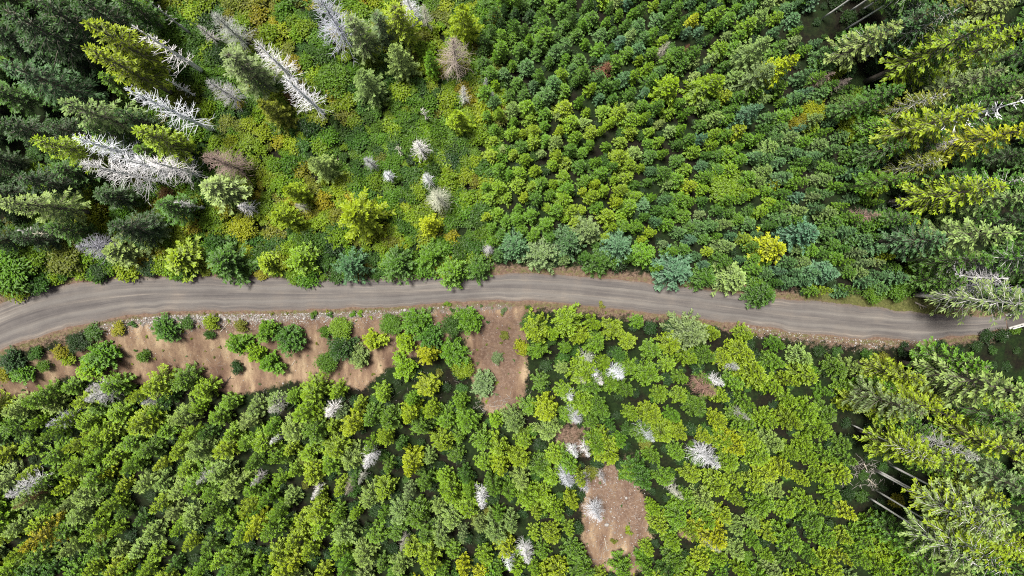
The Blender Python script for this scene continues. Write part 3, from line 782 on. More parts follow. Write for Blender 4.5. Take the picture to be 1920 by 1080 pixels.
LIVE = [  # kind, name, u, v, H, R, tint, label, ref
 ('tall', 'tall_conifer', 4, 18, 27, 4.2, 'deep green', 'dark green conifer with a broad crown in the corner of the forest', None),
 ('tall', 'tall_conifer', 60, -4, 26, 4.0, 'deep green', 'dark conifer cut off by the picture top beside the corner conifer', None),
 ('tall', 'tall_conifer', 2, 116, 27, 3.7, 'blue-green', 'frosty blue-green tall conifer pointing out of the picture below the corner conifer', 'the frosty blue-green tall conifer'),
 ('tall', 'tall_conifer', 157, 38, 27, 3.4, 'yellow-green', 'upper top of the twin yellow-green tall conifers beside a white dead tree', None),
 ('tall', 'tall_conifer', 163, 90, 26, 3.3, 'yellow-green', 'lower of the twin yellow-green tall conifers beside a dark gap', 'the twin yellow-green tall conifers'),
 ('tall', 'tall_conifer', 118, 192, 25, 3.5, 'pale green', 'pale-tipped green tall conifer under a black gap', None),
 ('tall', 'tall_conifer', 64, 262, 23, 3.0, 'yellow-green', 'yellow-green conifer whose foot meets the bleached dead cluster', None),
 ('tall', 'tall_conifer', 256, 246, 20, 3.2, 'yellow-green', 'bushy yellow-green conifer between the longest dead tree and the bleached cluster', None),
 ('tall', 'tall_conifer', -6, 378, 25, 3.3, 'pale green', 'pale green tall conifer lying toward the picture edge above the road bend', None),
 ('tall', 'tall_conifer', 384, 345, 15, 3.6, 'pale green', 'pale green conifer with long sprays directly below the pinkish-brown dead one', 'the long-sprayed pale conifer'),
 ('tall', 'tall_conifer', 423, 98, 22, 3.9, 'grey-green', 'big grey-green conifer between white dead trees', 'the big grey-green conifer'),
 ('tall', 'tall_conifer', 130, -10, 24, 3.6, 'deep green', 'dark conifer at the picture top beside brown brush', None),
 ('tall', 'tall_conifer', 656, 32, 20, 2.9, 'grey-green', 'hazy olive-grey conifer touching the largest silvery dead tree', None),
 ('tall', 'tall_conifer', 702, 22, 18, 2.7, 'grey-green', 'grey-green conifer near the picture top beside a yellow-green one', None),
 ('tall', 'tall_conifer', 738, 8, 19, 3.3, 'yellow-green', 'yellow-green conifer at the picture top between grey-green and white trees', None),
 ('wide', 'tall_conifer', 868, 14, 16, 3.0, 'yellow-green', 'bright yellow-green conifer above the brownish-grey fanned dead tree', None),
 ('wide', 'tall_conifer', 738, 88, 15, 2.9, 'pale green', 'pale yellow-green conifer with splayed branches below the top row', None),
 ('wide', 'tall_conifer', 675, 135, 14, 3.0, 'pale green', 'fan-shaped pale green conifer standing alone in low brush', 'the fan-shaped pale green conifer'),
 ('wide', 'tall_conifer', 803, 98, 12, 2.0, 'bright green', 'small green conifer between splayed pale conifer and fanned dead tree', None),
 ('wide', 'tall_conifer', 488, 192, 14, 2.8, 'olive', 'yellow-olive conifer below the big grey-green one', None),
 ('wide', 'tall_conifer', 857, 212, 12, 2.8, 'yellow-green', 'yellow-green conifer below the small brilliant white dead tree', None),
 ('wide', 'tall_conifer', 657, 402, 17, 4.2, 'yellow-green', 'large yellow-green star-shaped conifer in the clearing above the road', 'the large yellow-green star conifer'),
 ('wide', 'tall_conifer', 800, 418, 10, 2.4, 'yellow', 'bright yellow star-shaped conifer below the pale dead star tree', None),
 ('wide', 'tall_conifer', 583, 300, 14, 2.5, 'pale green', 'pale green conifer with a log at its side in the clearing', None),
 ('wide', 'tall_conifer', 535, 355, 12, 2.5, 'yellow-green', 'yellow-green conifer with a cream dead top beside it', None),
 ('wide', 'tall_conifer', 516, 404, 11, 2.6, 'yellow-green', 'rounded yellow-green conifer midway between dead sapling and road', None),
 ('wide', 'tall_conifer', 238, 424, 12, 2.9, 'grey-green', 'grey-green conifer second in from the road behind a pointed pale one', None),
 ('wide', 'tall_conifer', 200, 466, 12, 3.2, 'pale green', 'pointed pale green conifer at the road bend beside a lilac-grey dead tree', None),
 ('wide', 'tall_conifer', 322, 478, 11, 4.2, 'yellow-green', 'widest yellow-green dome-shaped conifer along the road', 'the widest dome-shaped conifer'),
 ('wide', 'tall_conifer', 404, 484, 12, 3.8, 'mid green', 'dark green scalloped conifer along the road beside the widest dome', None),
 ('wide', 'tall_conifer', 648, 492, 12, 3.2, 'blue-green', 'blue-green conifer overhanging the road below the big star conifer', 'the blue-green conifer overhanging the road'),
 ('wide', 'tall_conifer', 556, 480, 10, 3.0, 'lime-green', 'lime conifer on the road edge between two green ones', None),
 ('wide', 'tall_conifer', 490, 486, 9, 2.7, 'yellow-green', 'yellow-green conifer on the road edge beside a dark scalloped one', None),
 ('wide', 'tall_conifer', 738, 486, 10, 3.2, 'mid green', 'mid green conifer on the road edge beside a patch of bare verge', None),
 ('wide', 'tall_conifer', 804, 474, 10, 2.5, 'bright green', 'bright green conifer above the bare verge beside the road', None),
 ('wide', 'tall_conifer', 846, 502, 10, 3.1, 'bright green', 'bright green conifer jutting furthest over the road', 'the conifer jutting over the road'),
 ('wide', 'tall_conifer', 896, 498, 9, 2.5, 'mid green', 'small green conifer on the road edge under the small grey starry dead tree', None),
 ('wide', 'tall_conifer', 1018, 474, 10, 3.2, 'grey-green', 'grey-green conifer on the road edge in front of the plantation', None),
 ('wide', 'tall_conifer', 1070, 450, 11, 3.1, 'blue-green', 'blue-green conifer second in from the road at the plantation foot', None),
 ('wide', 'tall_conifer', 966, 458, 10, 3.2, 'blue-green', 'blue-green conifer beside the small grey starry dead tree', None),
 ('wide', 'tall_conifer', 1110, 424, 12, 2.7, 'grey-green', 'frosted grey-green conifer above the bluish roadside trees', None),
 ('wide', 'tall_conifer', 1168, 454, 12, 2.9, 'teal', 'teal conifer with a frosty top near the road', 'the frosty teal conifer'),
 ('wide', 'tall_conifer', 1132, 486, 9, 2.6, 'mid green', 'mid green roadside conifer below the frosty teal one', None),
 ('wide', 'tall_conifer', 1215, 474, 9, 2.7, 'bright green', 'lime-tinged roadside conifer between teal and blue conifers', None),
 ('wide', 'tall_conifer', 1280, 502, 11, 3.7, 'teal', 'spiky steel-blue conifer overhanging the road verge', 'the spiky steel-blue conifer'),
 ('wide', 'tall_conifer', 1334, 516, 9, 2.6, 'mid green', 'mid green roadside conifer beside the spiky steel-blue one', None),
 ('wide', 'tall_conifer', 1392, 514, 12, 3.3, 'pale green', 'pale green star-shaped conifer by the road', 'the pale green roadside star conifer'),
 ('wide', 'tall_conifer', 1446, 546, 9, 2.9, 'mid green', 'dark green conifer bulging over the road below the pale star', None),
 ('wide', 'tall_conifer', 1492, 108, 15, 3.3, 'yellow', 'brilliant yellow conifer near a black gap', 'the brilliant yellow conifer'),
 ('wide', 'tall_conifer', 1442, 74, 14, 2.8, 'pale green', 'pale yellowish conifer beside the brilliant yellow one', None),
 ('wide', 'tall_conifer', 1448, 126, 13, 3.0, 'grey-green', 'grey-green conifer below the pale yellowish one', None),
 ('wide', 'tall_conifer', 1352, 146, 12, 3.1, 'lime-green', 'big lime conifer rising above the plantation beside a black gap', 'the big lime conifer of the plantation'),
 ('wide', 'tall_conifer', 1268, 152, 11, 2.9, 'lime-green', 'yellowish-lime conifer with frosty neighbour in the plantation', None),
 ('wide', 'tall_conifer', 1426, 200, 12, 2.7, 'teal', 'hazy teal conifer beside a low lime thicket', 'the hazy teal conifer'),
 ('wide', 'tall_conifer', 1468, 458, 12, 3.1, 'yellow', 'golden-yellow conifer near the road beside bluish ones', 'the golden-yellow conifer'),
 ('wide', 'tall_conifer', 1530, 428, 13, 3.3, 'teal', 'large frosty teal conifer above the golden-yellow one', None),
 ('wide', 'tall_conifer', 1568, 506, 12, 3.1, 'teal', 'frosty teal conifer above the road near the golden-yellow one', 'the second frosty teal conifer'),
 ('tall', 'tall_conifer', 1690, 42, 24, 3.0, 'pale green', 'pale-tipped conifer with white trunks showing beside it', 'the pale-tipped conifer with white trunks'),
 ('tall', 'tall_conifer', 1872, 40, 31, 3.9, 'yellow-green', 'longest yellow-green conifer in the forest corner', 'the longest yellow-green conifer'),
 ('tall', 'tall_conifer', 1886, 126, 27, 3.2, 'grey-green', 'grey-green conifer tucked below the longest yellow-green one', None),
 ('tall', 'tall_conifer', 1965, 40, 30, 3.4, 'yellow-green', 'yellow-green conifer cut off by the picture edge beside the longest one', None),
 ('tall', 'tall_conifer', 1846, -8, 26, 3.0, 'olive', 'olive conifer at the picture top above the longest yellow-green one', None),
 ('tall', 'tall_conifer', 1772, 6, 25, 2.9, 'blue-green', 'frosty blue-green conifer at the picture top', None),
 ('sparse', 'tall_conifer', 1776, 174, 22, 3.2, 'olive', 'sparse olive conifer showing its bare trunk', 'the sparse olive conifer'),
 ('tall', 'tall_conifer', 1834, 206, 29, 3.9, 'yellow-green', 'broad yellow-green conifer below the sparse olive one', None),
 ('tall', 'tall_conifer', 1906, 180, 26, 3.0, 'mid green', 'mid green conifer running up to the arching white dead tree', None),
 ('tall', 'tall_conifer', 1940, 238, 28, 3.5, 'yellow', 'yellow conifer at the picture edge below the arching dead tree', None),
 ('sparse', 'tall_conifer', 1768, 300, 17, 3.5, 'olive', 'sparse olive-grey conifer under a pale dead tree', None),
 ('tall', 'tall_conifer', 1888, 350, 28, 3.7, 'yellow-green', 'heavy yellow-green conifer above a whitish snag', 'the heavy yellow-green conifer'),
 ('tall', 'tall_conifer', 1932, 366, 28, 3.0, 'pale green', 'frosty pale conifer tip at the picture edge behind a heavy yellow-green one', None),
 ('tall', 'tall_conifer', 1902, 436, 27, 4.0, 'pale green', 'pale frosted conifer pointing to the picture edge above the feathery dead tree', 'the pale frosted conifer'),
 ('tall', 'tall_conifer', 1770, 448, 18, 3.4, 'blue-green', 'blue-green conifer at the foot of the pale frosted one', None),
 ('sparse', 'tall_conifer', 1945, 572, 27, 4.8, 'grey-green', 'drooping grey-green conifer with pale limbs overhanging the end of the road', 'the drooping grey-green conifer'),
 ('tall', 'tall_conifer', 1868, 488, 24, 3.0, 'mid green', 'mid green conifer between the frosted conifer and the feathery dead tree', None),
 ('tall', 'tall_conifer', 1736, 778, 24, 3.1, 'grey-green', 'grey-green slanting conifer with a white trunk showing at its foot', 'the slanting grey-green conifer'),
 ('tall', 'tall_conifer', 1802, 786, 27, 2.9, 'yellow-green', 'slim yellow-green conifer beside the slanting grey-green one', None),
 ('tall', 'tall_conifer', 1945, 744, 31, 4.6, 'pale green', 'huge pale yellow-green conifer spreading below the bridge', 'the huge pale conifer below the bridge'),
 ('tall', 'tall_conifer', 1860, 690, 22, 3.6, 'bright green', 'bright green conifer at the foot of the huge pale one', None),
 ('tall', 'tall_conifer', 1754, 872, 22, 3.2, 'yellow-green', 'bushy yellow-green conifer between a stub of white trunk and dark gap', None),
 ('tall', 'tall_conifer', 1826, 886, 25, 3.0, 'yellow-green', 'yellow-green conifer touching the grey fan-shaped dead tree', None),
 ('tall', 'tall_conifer', 1940, 862, 26, 3.5, 'yellow-green', 'yellow-green conifer at the picture edge beyond the grey fan-shaped dead tree', None),
 ('bare', 'tall_conifer', 1893, 986, 29, 3.6, 'pale green', 'pale-tipped conifer with bare white trunk in the bottom corner', None),
 ('bare', 'tall_conifer', 1840, 1064, 29, 3.5, 'pale green', 'pale conifer near the bottom whose bare trunk shows uphill', None),
 ('bare', 'tall_conifer', 1832, 982, 26, 3.2, 'yellow-green', 'yellow-green conifer crown above a fan of bare white trunks', 'the fan of bare white trunks'),
 ('tall', 'tall_conifer', 1945, 930, 27, 3.3, 'grey-green', 'grey conifer at the picture edge in the bottom corner', None),
 ('tall', 'tall_conifer', 1932, 1030, 26, 3.3, 'yellow', 'yellow conifer filling the bottom corner', None),
 ('tall', 'tall_conifer', 1948, 808, 27, 3.3, 'mid green', 'mid green conifer at the picture edge under the huge pale one', None),
 ('wide', 'tall_conifer', 1310, 632, 10, 3.6, 'grey-green', 'wide grey-green conifer bulging toward the road from below', 'the wide grey-green conifer below the road'),
 ('wide', 'tall_conifer', 1392, 848, 11, 2.5, 'yellow', 'vivid yellow conifer above the big bright white dead tree', None),
 ('wide', 'tall_conifer', 1150, 862, 11, 3.0, 'yellow-green', 'pale-hearted yellow-green conifer between red soil patches', 'the pale-hearted conifer between red patches'),
 ('wide', 'tall_conifer', 1215, 912, 11, 3.0, 'mid green', 'rounded dark green conifer beside the bare clearing', None),
 ('wide', 'tall_conifer', 1355, 1022, 11, 3.3, 'yellow', 'large yellow conifer with a pale top near the bottom', None),
 ('wide', 'tall_conifer', 1030, 782, 11, 2.8, 'yellow-green', 'yellow-green conifer with a pale heart above the red patch', None),
 ('wide', 'tall_conifer', 798, 672, 9, 2.0, 'yellow', 'pale yellow conifer in the bushes beside the bare track', 'the pale yellow conifer'),
 ('wide', 'tall_conifer', 762, 790, 11, 2.3, 'yellow-green', 'pale-topped yellow conifer below the bare bank', None),
 ('wide', 'tall_conifer', 765, 890, 12, 2.8, 'yellow', 'largest golden-yellow conifer of the lower stand', 'the largest golden-yellow conifer'),
 ('wide', 'tall_conifer', 42, 1030, 12, 2.6, 'gold', 'golden conifer at the bottom corner', 'the golden corner conifer'),
 ('wide', 'tall_conifer', 462, 1012, 11, 2.4, 'yellow', 'yellow conifer near the bottom with splayed branches', 'the splayed yellow conifer'),
 ('wide', 'tall_conifer', 940, 890, 10, 2.1, 'yellow-green', 'pale yellow-green conifer beside the tall thin white dead tree', None),
]
for k, nm, u, v, H, R, t, lab, ref in LIVE:
    grp = G_ROAD if (k == 'wide' and 420 < v < 560) else (G_TALL if k != 'wide' else 'distinct conifers rising from the brush and stands')
    if grp == G_ROAD: v, R, H = v + (7 if u < 930 or u > 1250 else 3), R * 1.06, H * .8
    plant(k, nm, 'conifer', u, v, H, R, t, lab, grp, ref=ref, noun='conifer')
# tall trees known by the foot of a bare trunk
FOOT = [(1540, 36, 30, 3.2, 'deep green', 'conifer at the picture top on the thickest bare white trunk'),
        (1589, 24, 28, 3.0, 'deep green', 'conifer at the picture top on a short white trunk above the longer one'),
        (1584, 56, 29, 3.0, 'mid green', 'conifer on the long slanting white trunk in the black gap'),
        (1609, 114, 26, 2.8, 'deep green', 'conifer on the thin white trunk beside the pale-tipped one'),
        (1633, 153, 27, 2.9, 'mid green', 'conifer on the stout white trunk stub in the dark gap'),
        (1704, 366, 26, 3.0, 'mid green', 'conifer on a small white stub beside the whitish snag'),
        (1748, 483, 27, 3.2, 'mid green', 'conifer on the level white trunk above the feathery dead tree'),
        (1752, 550, 25, 2.6, 'mid green', 'conifer on a pale stub beside the drooping grey-green one'),
        (1638, 881, 31, 3.0, 'pale green', 'conifer on the uppermost long bare trunk of the fan'),
        (1692, 911, 29, 2.8, 'yellow-green', 'conifer on the second bare trunk of the fan'),
        (1640, 918, 32, 3.2, 'yellow-green', 'conifer on the longest thin bare trunk of the fan'),
        (1702, 964, 28, 2.8, 'mid green', 'conifer on the lowest bare trunk of the fan'),
        (1592, 794, 24, 2.7, 'yellow-green', 'conifer on the white trunk stub beside a small bare patch')]
for u, v, H, R, t, lab in FOOT:
    plant('bare', 'tall_conifer', 'conifer', u, v, H, R, t, lab, G_TALL, by='base', noun='conifer', block=.6)

BROAD = [  # kind, u, v, H, R, tint, label, ref
 ('broad', 622, 150, 5, 3.0, 'bright green', 'round leafy green bush beside a spiky two-tiered dead tree', None),
 ('broad', 170, 416, 5, 2.8, 'yellow', 'bright yellow round bush in dark forest above the road bend', 'the bright yellow round bush'),
 ('broad', 118, 478, 5, 3.2, 'olive', 'brownish olive bush under the lilac-grey dead tree', None),
 ('broad', 14, 504, 6, 4.4, 'bright green', 'big bright green bush at the road bend by the picture edge', 'the big bright green bush at the bend'),
 ('broad', 58, 480, 5, 2.8, 'lime-green', 'lime bush above the road bend below a forked snag', None),
 ('broad', 182, 508, 3, 1.9, 'deep green', 'small dark bush touching the road below the pointed pale conifer', None),
 ('broad', 276, 500, 3, 1.8, 'deep green', 'small dark bush at the road under the widest dome conifer', None),
 ('broad', 398, 412, 4, 2.2, 'lime-green', 'lime leafy bush beside the comb-like dead tree', None),
 ('broad', 455, 425, 4, 2.3, 'yellow', 'yellow-green bush below the short bushy white dead tree', None),
 ('broad', 357, 422, 3, 1.6, 'gold', 'small gold bush under the comb-like dead tree', None),
 ('broad', 72, 332, 5, 2.6, 'lime-green', 'lime bush in the dark forest below the bleached cluster', None),
 ('broad', 312, 405, 4, 1.8, 'bright green', 'green bush beside the comb-like dead tree in shade', None),
 ('broad', 310, 362, 3, 1.4, 'rust', 'rusty brown bush in the dark under the bleached cluster', None),
 ('broad', 1362, 346, 4, 3.2, 'lime-green', 'flat lime thicket opening the plantation', 'the flat lime thicket'),
 ('broad', 1602, 226, 5, 3.3, 'yellow-green', 'yellow-green leafy thicket beside the tall forest', 'the yellow-green leafy thicket'),
 ('broad', 1608, 190, 4, 2.2, 'lime-green', 'lime leafy bush above the yellow-green thicket', None),
 ('broad', 1528, 206, 4, 2.0, 'yellow', 'yellow bush beside the yellow-green thicket', None),
 ('broad', 1494, 226, 4, 1.8, 'gold', 'small golden bush beside a frosty teal conifer', None),
 ('broad', 1722, 505, 4, 2.2, 'lime-green', 'lime bush in the shade above the end of the road', None),
 ('broad', 1640, 548, 3, 2.0, 'bright green', 'green bush on the grassy verge of the road', None),
 ('broad', 1690, 540, 4, 2.4, 'bright green', 'bright leafy bush on the verge near a pale log', None),
 ('broad', 310, 618, 3.6, 2.6, 'mid green', 'dark green round bush alone on the bare bank', 'the dark round bush on the bank'),
 ('shrub', 350, 607, 1.4, 1.2, 'mid green', 'small green tuft joined to the dark round bush on the bank', None),
 ('shrub', 396, 606, 2.2, 1.5, 'yellow-green', 'yellow-green bush with dark foot on the bare bank', 'the yellow-green bush on the bank'),
 ('shrub', 392, 628, 1.6, 1.0, 'mid green', 'small green bush at the foot of the yellow-green one', None),
 ('shrub', 221, 618, 1.6, 1.4, 'gold', 'golden shrub on the purple verge of the bend', None),
 ('shrub', 173, 626, 1.6, 1.7, 'mid green', 'flat green shrub beside the golden one on the verge', None),
 ('broad', 143, 642, 2.6, 1.8, 'deep green', 'dark grey-green shrub under the flat one on the verge', None),
 ('tuft', 247, 607, .8, .7, 'mid green', 'tiny green tuft next to the golden shrub', None),
 ('broad', 190, 664, 4, 3.0, 'bright green', 'large pale-topped bush on the bank near the bend', 'the large pale-topped bush'),
 ('broad', 168, 690, 3.6, 2.6, 'lime-green', 'lime bush touching the large pale-topped one from below', None),
 ('shrub', 270, 669, 1.6, 1.25, 'bright green', 'small round bush alone on tan soil', 'the small round bush on tan soil'),
 ('shrub', 114, 660, 2.0, 1.4, 'gold', 'golden bush beside the large pale-topped one', None),
 ('shrub', 124, 674, 1.8, 1.4, 'yellow-green', 'yellow bush below the golden one', None),
 ('broad', 20, 676, 2.4, 2.1, 'deep green', 'dark green bush on the bend by the picture edge', None),
 ('broad', 42, 698, 2.6, 2.2, 'bright green', 'green bush below the dark one by the picture edge', None),
 ('shrub', 4, 702, 2.0, 1.4, 'gold', 'gold bush cut off by the picture edge', None),
 ('shrub', 66, 664, 1.8, 1.4, 'mid green', 'dark leafy shrub in the middle of the bend verge', None),
 ('shrub', 82, 685, 1.6, 1.2, 'bright green', 'light green tuft on the bank of the bend', None),
 ('broad', 500, 618, 4, 2.4, 'bright green', 'upper green bush of the thicket on the bare bank', None),
 ('broad', 446, 646, 4, 2.6, 'bright green', 'outermost bright bush of the thicket, facing the yellow-green one', None),
 ('broad', 540, 634, 4, 2.6, 'mid green', 'domed greyish bush ending the thicket above bare soil', 'the domed bush ending the thicket'),
 ('broad', 480, 662, 4, 2.2, 'lime-green', 'lime bush in the heart of the thicket', None),
 ('broad', 504, 682, 4, 2.6, 'bright green', 'pale green bush at the bottom of the thicket', None),
 ('shrub', 444, 690, 1.8, 1.3, 'deep green', 'small dark bush hanging below the thicket', None),
 ('shrub', 452, 612, 1.6, 1.2, 'olive', 'olive shrub at the upper corner of the thicket', None),
 ('shrub', 608, 622, 1.8, 1.1, 'bright green', 'small round bush between bare patches, first of two', None),
 ('broad', 638, 616, 2.6, 1.9, 'lime-green', 'lime bush beside the small round one on the bare bank', None),
 ('broad', 640, 652, 4.4, 2.9, 'deep green', 'darkest bush below the lime one on the bank', 'the darkest bush on the bank'),
 ('broad', 612, 680, 3, 1.8, 'bright green', 'lighter green bush trailing from the darkest one', None),
 ('broad', 676, 672, 3.6, 2.2, 'pale green', 'pale green bush under a yellow-green one on the bank', None),
 ('broad', 700, 640, 4, 2.4, 'yellow-green', 'yellow-green bush topping the bushes beside the darkest one', None),
 ('broad', 732, 608, 3, 1.9, 'bright green', 'bright small bush on the upper bank below the verge', None),
 ('broad', 782, 604, 4, 2.6, 'bright green', 'bright bush on the upper bank next to the road verge', None),
 ('broad', 806, 628, 4.4, 2.7, 'mid green', 'mid green curly bush below the upper bank bush', None),
 ('broad', 884, 600, 4.4, 2.6, 'bright green', 'bright bush at the corner of the bare track', 'the bright bush at the track corner'),
 ('broad', 848, 612, 3.4, 2.0, 'mid green', 'darker bush joined to the one at the track corner', None),
 ('broad', 758, 640, 4, 2.5, 'lime-green', 'lime bush in the middle of the bank thicket', None),
 ('broad', 760, 690, 4.4, 2.8, 'lime-green', 'lime bush below the pale yellow conifer', None),
 ('broad', 846, 662, 4.4, 2.8, 'bright green', 'green bush bordering the bare track', None),
 ('broad', 868, 690, 3.6, 2.0, 'yellow-green', 'yellow-green bush bordering the bare track lower down', None),
 ('broad', 906, 718, 4, 3.0, 'grey-green', 'grey-green bush leaning over the bare track', 'the grey-green bush by the track'),
 ('tuft', 587, 591, .9, .75, 'bright green', 'tiny plant on the verge, first of three from the bend', None),
 ('tuft', 618, 589, .8, .65, 'mid green', 'tiny plant on the verge, second of three from the bend', None),
 ('tuft', 662, 589, .8, .6, 'bright green', 'tiny plant on the verge, third from the bend, one of a twin', None),
 ('tuft', 674, 588, .8, .6, 'lime-green', 'tiny lime plant twinned with a green one on the verge', None),
 ('tuft', 838, 570, .8, .65, 'lime-green', 'tiny lime plant at the road edge near the bare track', None),
 ('tuft', 848, 582, .7, .5, 'mid green', 'tiny dark plant above the bush at the track corner', None),
 ('tuft', 992, 577, .8, .6, 'mid green', 'tiny dark plant on tan soil beyond the bare track', None),
 ('tuft', 944, 583, .8, .7, 'grey-green', 'tiny greyish plant at the mouth of the bare track', None),
 ('shrub', 932, 672, 1.2, 1.2, 'grey-green', 'sparse greyish shrub in the middle of the bare track', None),
 ('shrub', 945, 628, 1.0, .9, 'olive', 'faint olive shrub on the bare track', None),
 ('shrub', 979, 652, 2.4, 1.55, 'yellow', 'round golden-yellow shrub beside the bare track', 'the round golden-yellow shrub'),
 ('broad', 996, 606, 3.0, 1.9, 'mid green', 'dark green bush starting the stand beside the bare track', 'the dark bush starting the stand'),
 ('tuft', 1128, 573, .7, .7, 'olive', 'tiny olive plant on the road edge beyond the track', None),
 ('shrub', 1170, 890, 1.6, 1.1, 'bright green', 'small green bush at the top of the bare clearing', None),
 ('shrub', 1110, 886, 1.8, 1.5, 'olive', 'olive bush between the silvery dead trees and the pale-hearted conifer', None),
 ('tuft', 1178, 997, .8, .9, 'yellow-green', 'yellow-green tuft alone on the bare clearing', None),
 ('tuft', 1152, 1015, .7, .7, 'olive', 'faint olive tuft lower on the bare clearing', None),
 ('shrub', 1204, 1040, 2.0, 1.5, 'bright green', 'green bush at the lower corner of the bare clearing', None),
 ('shrub', 1600, 748, 2.2, 1.7, 'gold', 'golden bush beside the white trunk of the slanting grey-green conifer', 'the golden bush by the white trunk'),
 ('shrub', 1680, 940, 2.2, 1.6, 'gold', 'golden bush under the bare trunks of the fan', None),
 ('shrub', 1880, 630, 2.0, 1.4, 'deep green', 'dark green bush beside the bridge abutment', None),
 ('shrub', 1905, 618, 2.0, 1.2, 'bright green', 'bright green bush down in the gully under the bridge', None),
]
for k, u, v, H, R, t, lab, ref in BROAD:
    if k == 'broad' and v > 580 and R >= 2.1 and 'dark round' not in lab: k = 'dome'
    plant(k, 'bush' if k != 'tuft' else 'small_plant', 'bush' if k != 'tuft' else 'plant', u, v, H, R, t, lab,
          G_BUSH if v > 560 else 'leafy bushes above the road', by='mid', ref=ref, block=.7, noun='bush')

# ------------------------------------------------------------------ fallen logs
LOGS = [(620, 303, 653, 294, .14, 'pale fallen log beside the pale green conifer in the clearing'), (656, 276, 690, 292, .12, 'pale fallen branch leading to a round grey dead tree'),
        (834, 252, 857, 266, .13, 'pale fallen log in the grassy spot beside a bright white star-shaped tree'), (820, 270, 844, 294, .11, 'greyish fallen log below the first one in the grassy spot'),
        (716, 388, 700, 400, .11, 'short pale log beside the large yellow-green star conifer'), (697, 357, 681, 371, .10, 'short thin log above the large yellow-green star conifer'),
        (711, 205, 700, 236, .10, 'leaning grey stick in a dark hollow of the brush'), (807, 219, 814, 239, .12, 'short leaning stick below a pale snag in gold brush'),
        (412, 623, 431, 600, .09, 'thin pale stick lying on the bank near the thicket'), (416, 727, 432, 706, .11, 'dark weathered stick on tan soil below the thicket'),
        (546, 686, 553, 675, .07, 'short pale stick on red soil under the domed bush'), (600, 712, 605, 701, .07, 'small white stick at the lower rim of the bare bank'),
        (1182, 862, 1196, 873, .09, 'pale stick on red soil beside the pale-hearted conifer'), (1134, 1010, 1139, 1036, .08, 'grey stick lying down the bare clearing'),
        (1717, 567, 1739, 577, .15, 'whitish log on the grassy verge near the end of the road'), (1616, 888, 1648, 915, .12, 'pale fallen log crossing the foot of the bare trunk fan'),
        (1622, 870, 1628, 884, .09, 'short pale stick above the bare trunk fan'), (1898, 880, 1925, 895, .14, 'white log in the dark gap at the picture edge'),
        (520, 252, 556, 242, .10, 'thin log in the brush below the yellow-olive conifer'), (585, 430, 575, 448, .08, 'grey forked stick in the brush above the lime conifer')]
for i, (u0, v0, u1, v1, rad, lab) in enumerate(LOGS):
    a, b = drop(u0, v0, .35), drop(u1, v1, .35)
    A, B = Vector(a) + Vector((0, 0, .35 if v0 < 560 else rad * .7)), Vector(b) + Vector((0, 0, .35 if v0 < 560 else rad * .7))
    root = link('fallen_log', None); root.location = a
    dl = B - A
    T = Tubes()
    pts = [Vector((0, 0, A.z - a[2])) + dl * s + Vector((0, 0, .05 * math.sin(s * 9 + i))) for s in (0, .2, .45, .7, 1)]
    T.add(pts, [rad, rad * .95, rad * .85, rad * .72, rad * .5], 7)
    link('trunk', T.mesh('log_trunk', M_DARKLOG if 'dark' in lab else M_LOG, True), root)
    r2 = random.Random(i)
    for s in (.35, .6, .8):
        if dl.length < 1.6: continue
        T = Tubes()
        p = pts[0] + dl * s
        q = Vector((-dl.y, dl.x, 0)).normalized() * r2.choice((-1, 1)) * r2.uniform(.4, .9) + dl.normalized() * .5 + Vector((0, 0, .25))
        T.add([p, p + q * .5, p + q], [rad * .35, rad * .28, rad * .12], 5)
        link('branch_stub', T.mesh('log_stub', M_DARKLOG if 'dark' in lab else M_LOG), root)
    root['label'] = lab; root['category'] = 'log'; root['group'] = 'fallen logs and sticks'

# ------------------------------------------------------------------ mass planting
def scatter(poly, spacing, avoid=(), seed=1, tries=30, block=1.0):
    """blue-noise points inside a picture outline"""
    r = random.Random(seed)
    us = [p[0] for p in poly]; vs_ = [p[1] for p in poly]
    u0, u1, v0, v1 = min(us), max(us), min(vs_), max(vs_)
    pts, grid, cell = [], {}, spacing
    n = int((u1 - u0) * (v1 - v0) / spacing ** 2 * tries)
    cu = np.array([r.uniform(u0, u1) for _ in range(n)]); cv = np.array([r.uniform(v0, v1) for _ in range(n)])
    ok = in_poly(cu, cv, poly)
    for a in avoid: ok &= ~in_poly(cu, cv, a)
    if block and BLOCK:
        B = np.array(BLOCK)
        for b in B: ok &= (cu - b[0]) ** 2 + (cv - b[1]) ** 2 > (b[2] * block) ** 2
    for u, v in zip(cu[ok], cv[ok]):
        k = (int(u // cell), int(v // cell))
        if any((u - q[0]) ** 2 + (v - q[1]) ** 2 < spacing ** 2 for i in (-1, 0, 1) for j in (-1, 0, 1) for q in grid.get((k[0] + i, k[1] + j), ())): continue
        grid.setdefault(k, []).append((u, v)); pts.append((u, v))
    return pts
def clear_of_road(x, y, m):
    return abs(y - float(yc(x))) > float(hw(x)) + m
def pick(r, table):
    k = r.random() * sum(w for _, w in table)
    for n, w in table:
        k -= w
        if k <= 0: return n
    return table[-1][0]
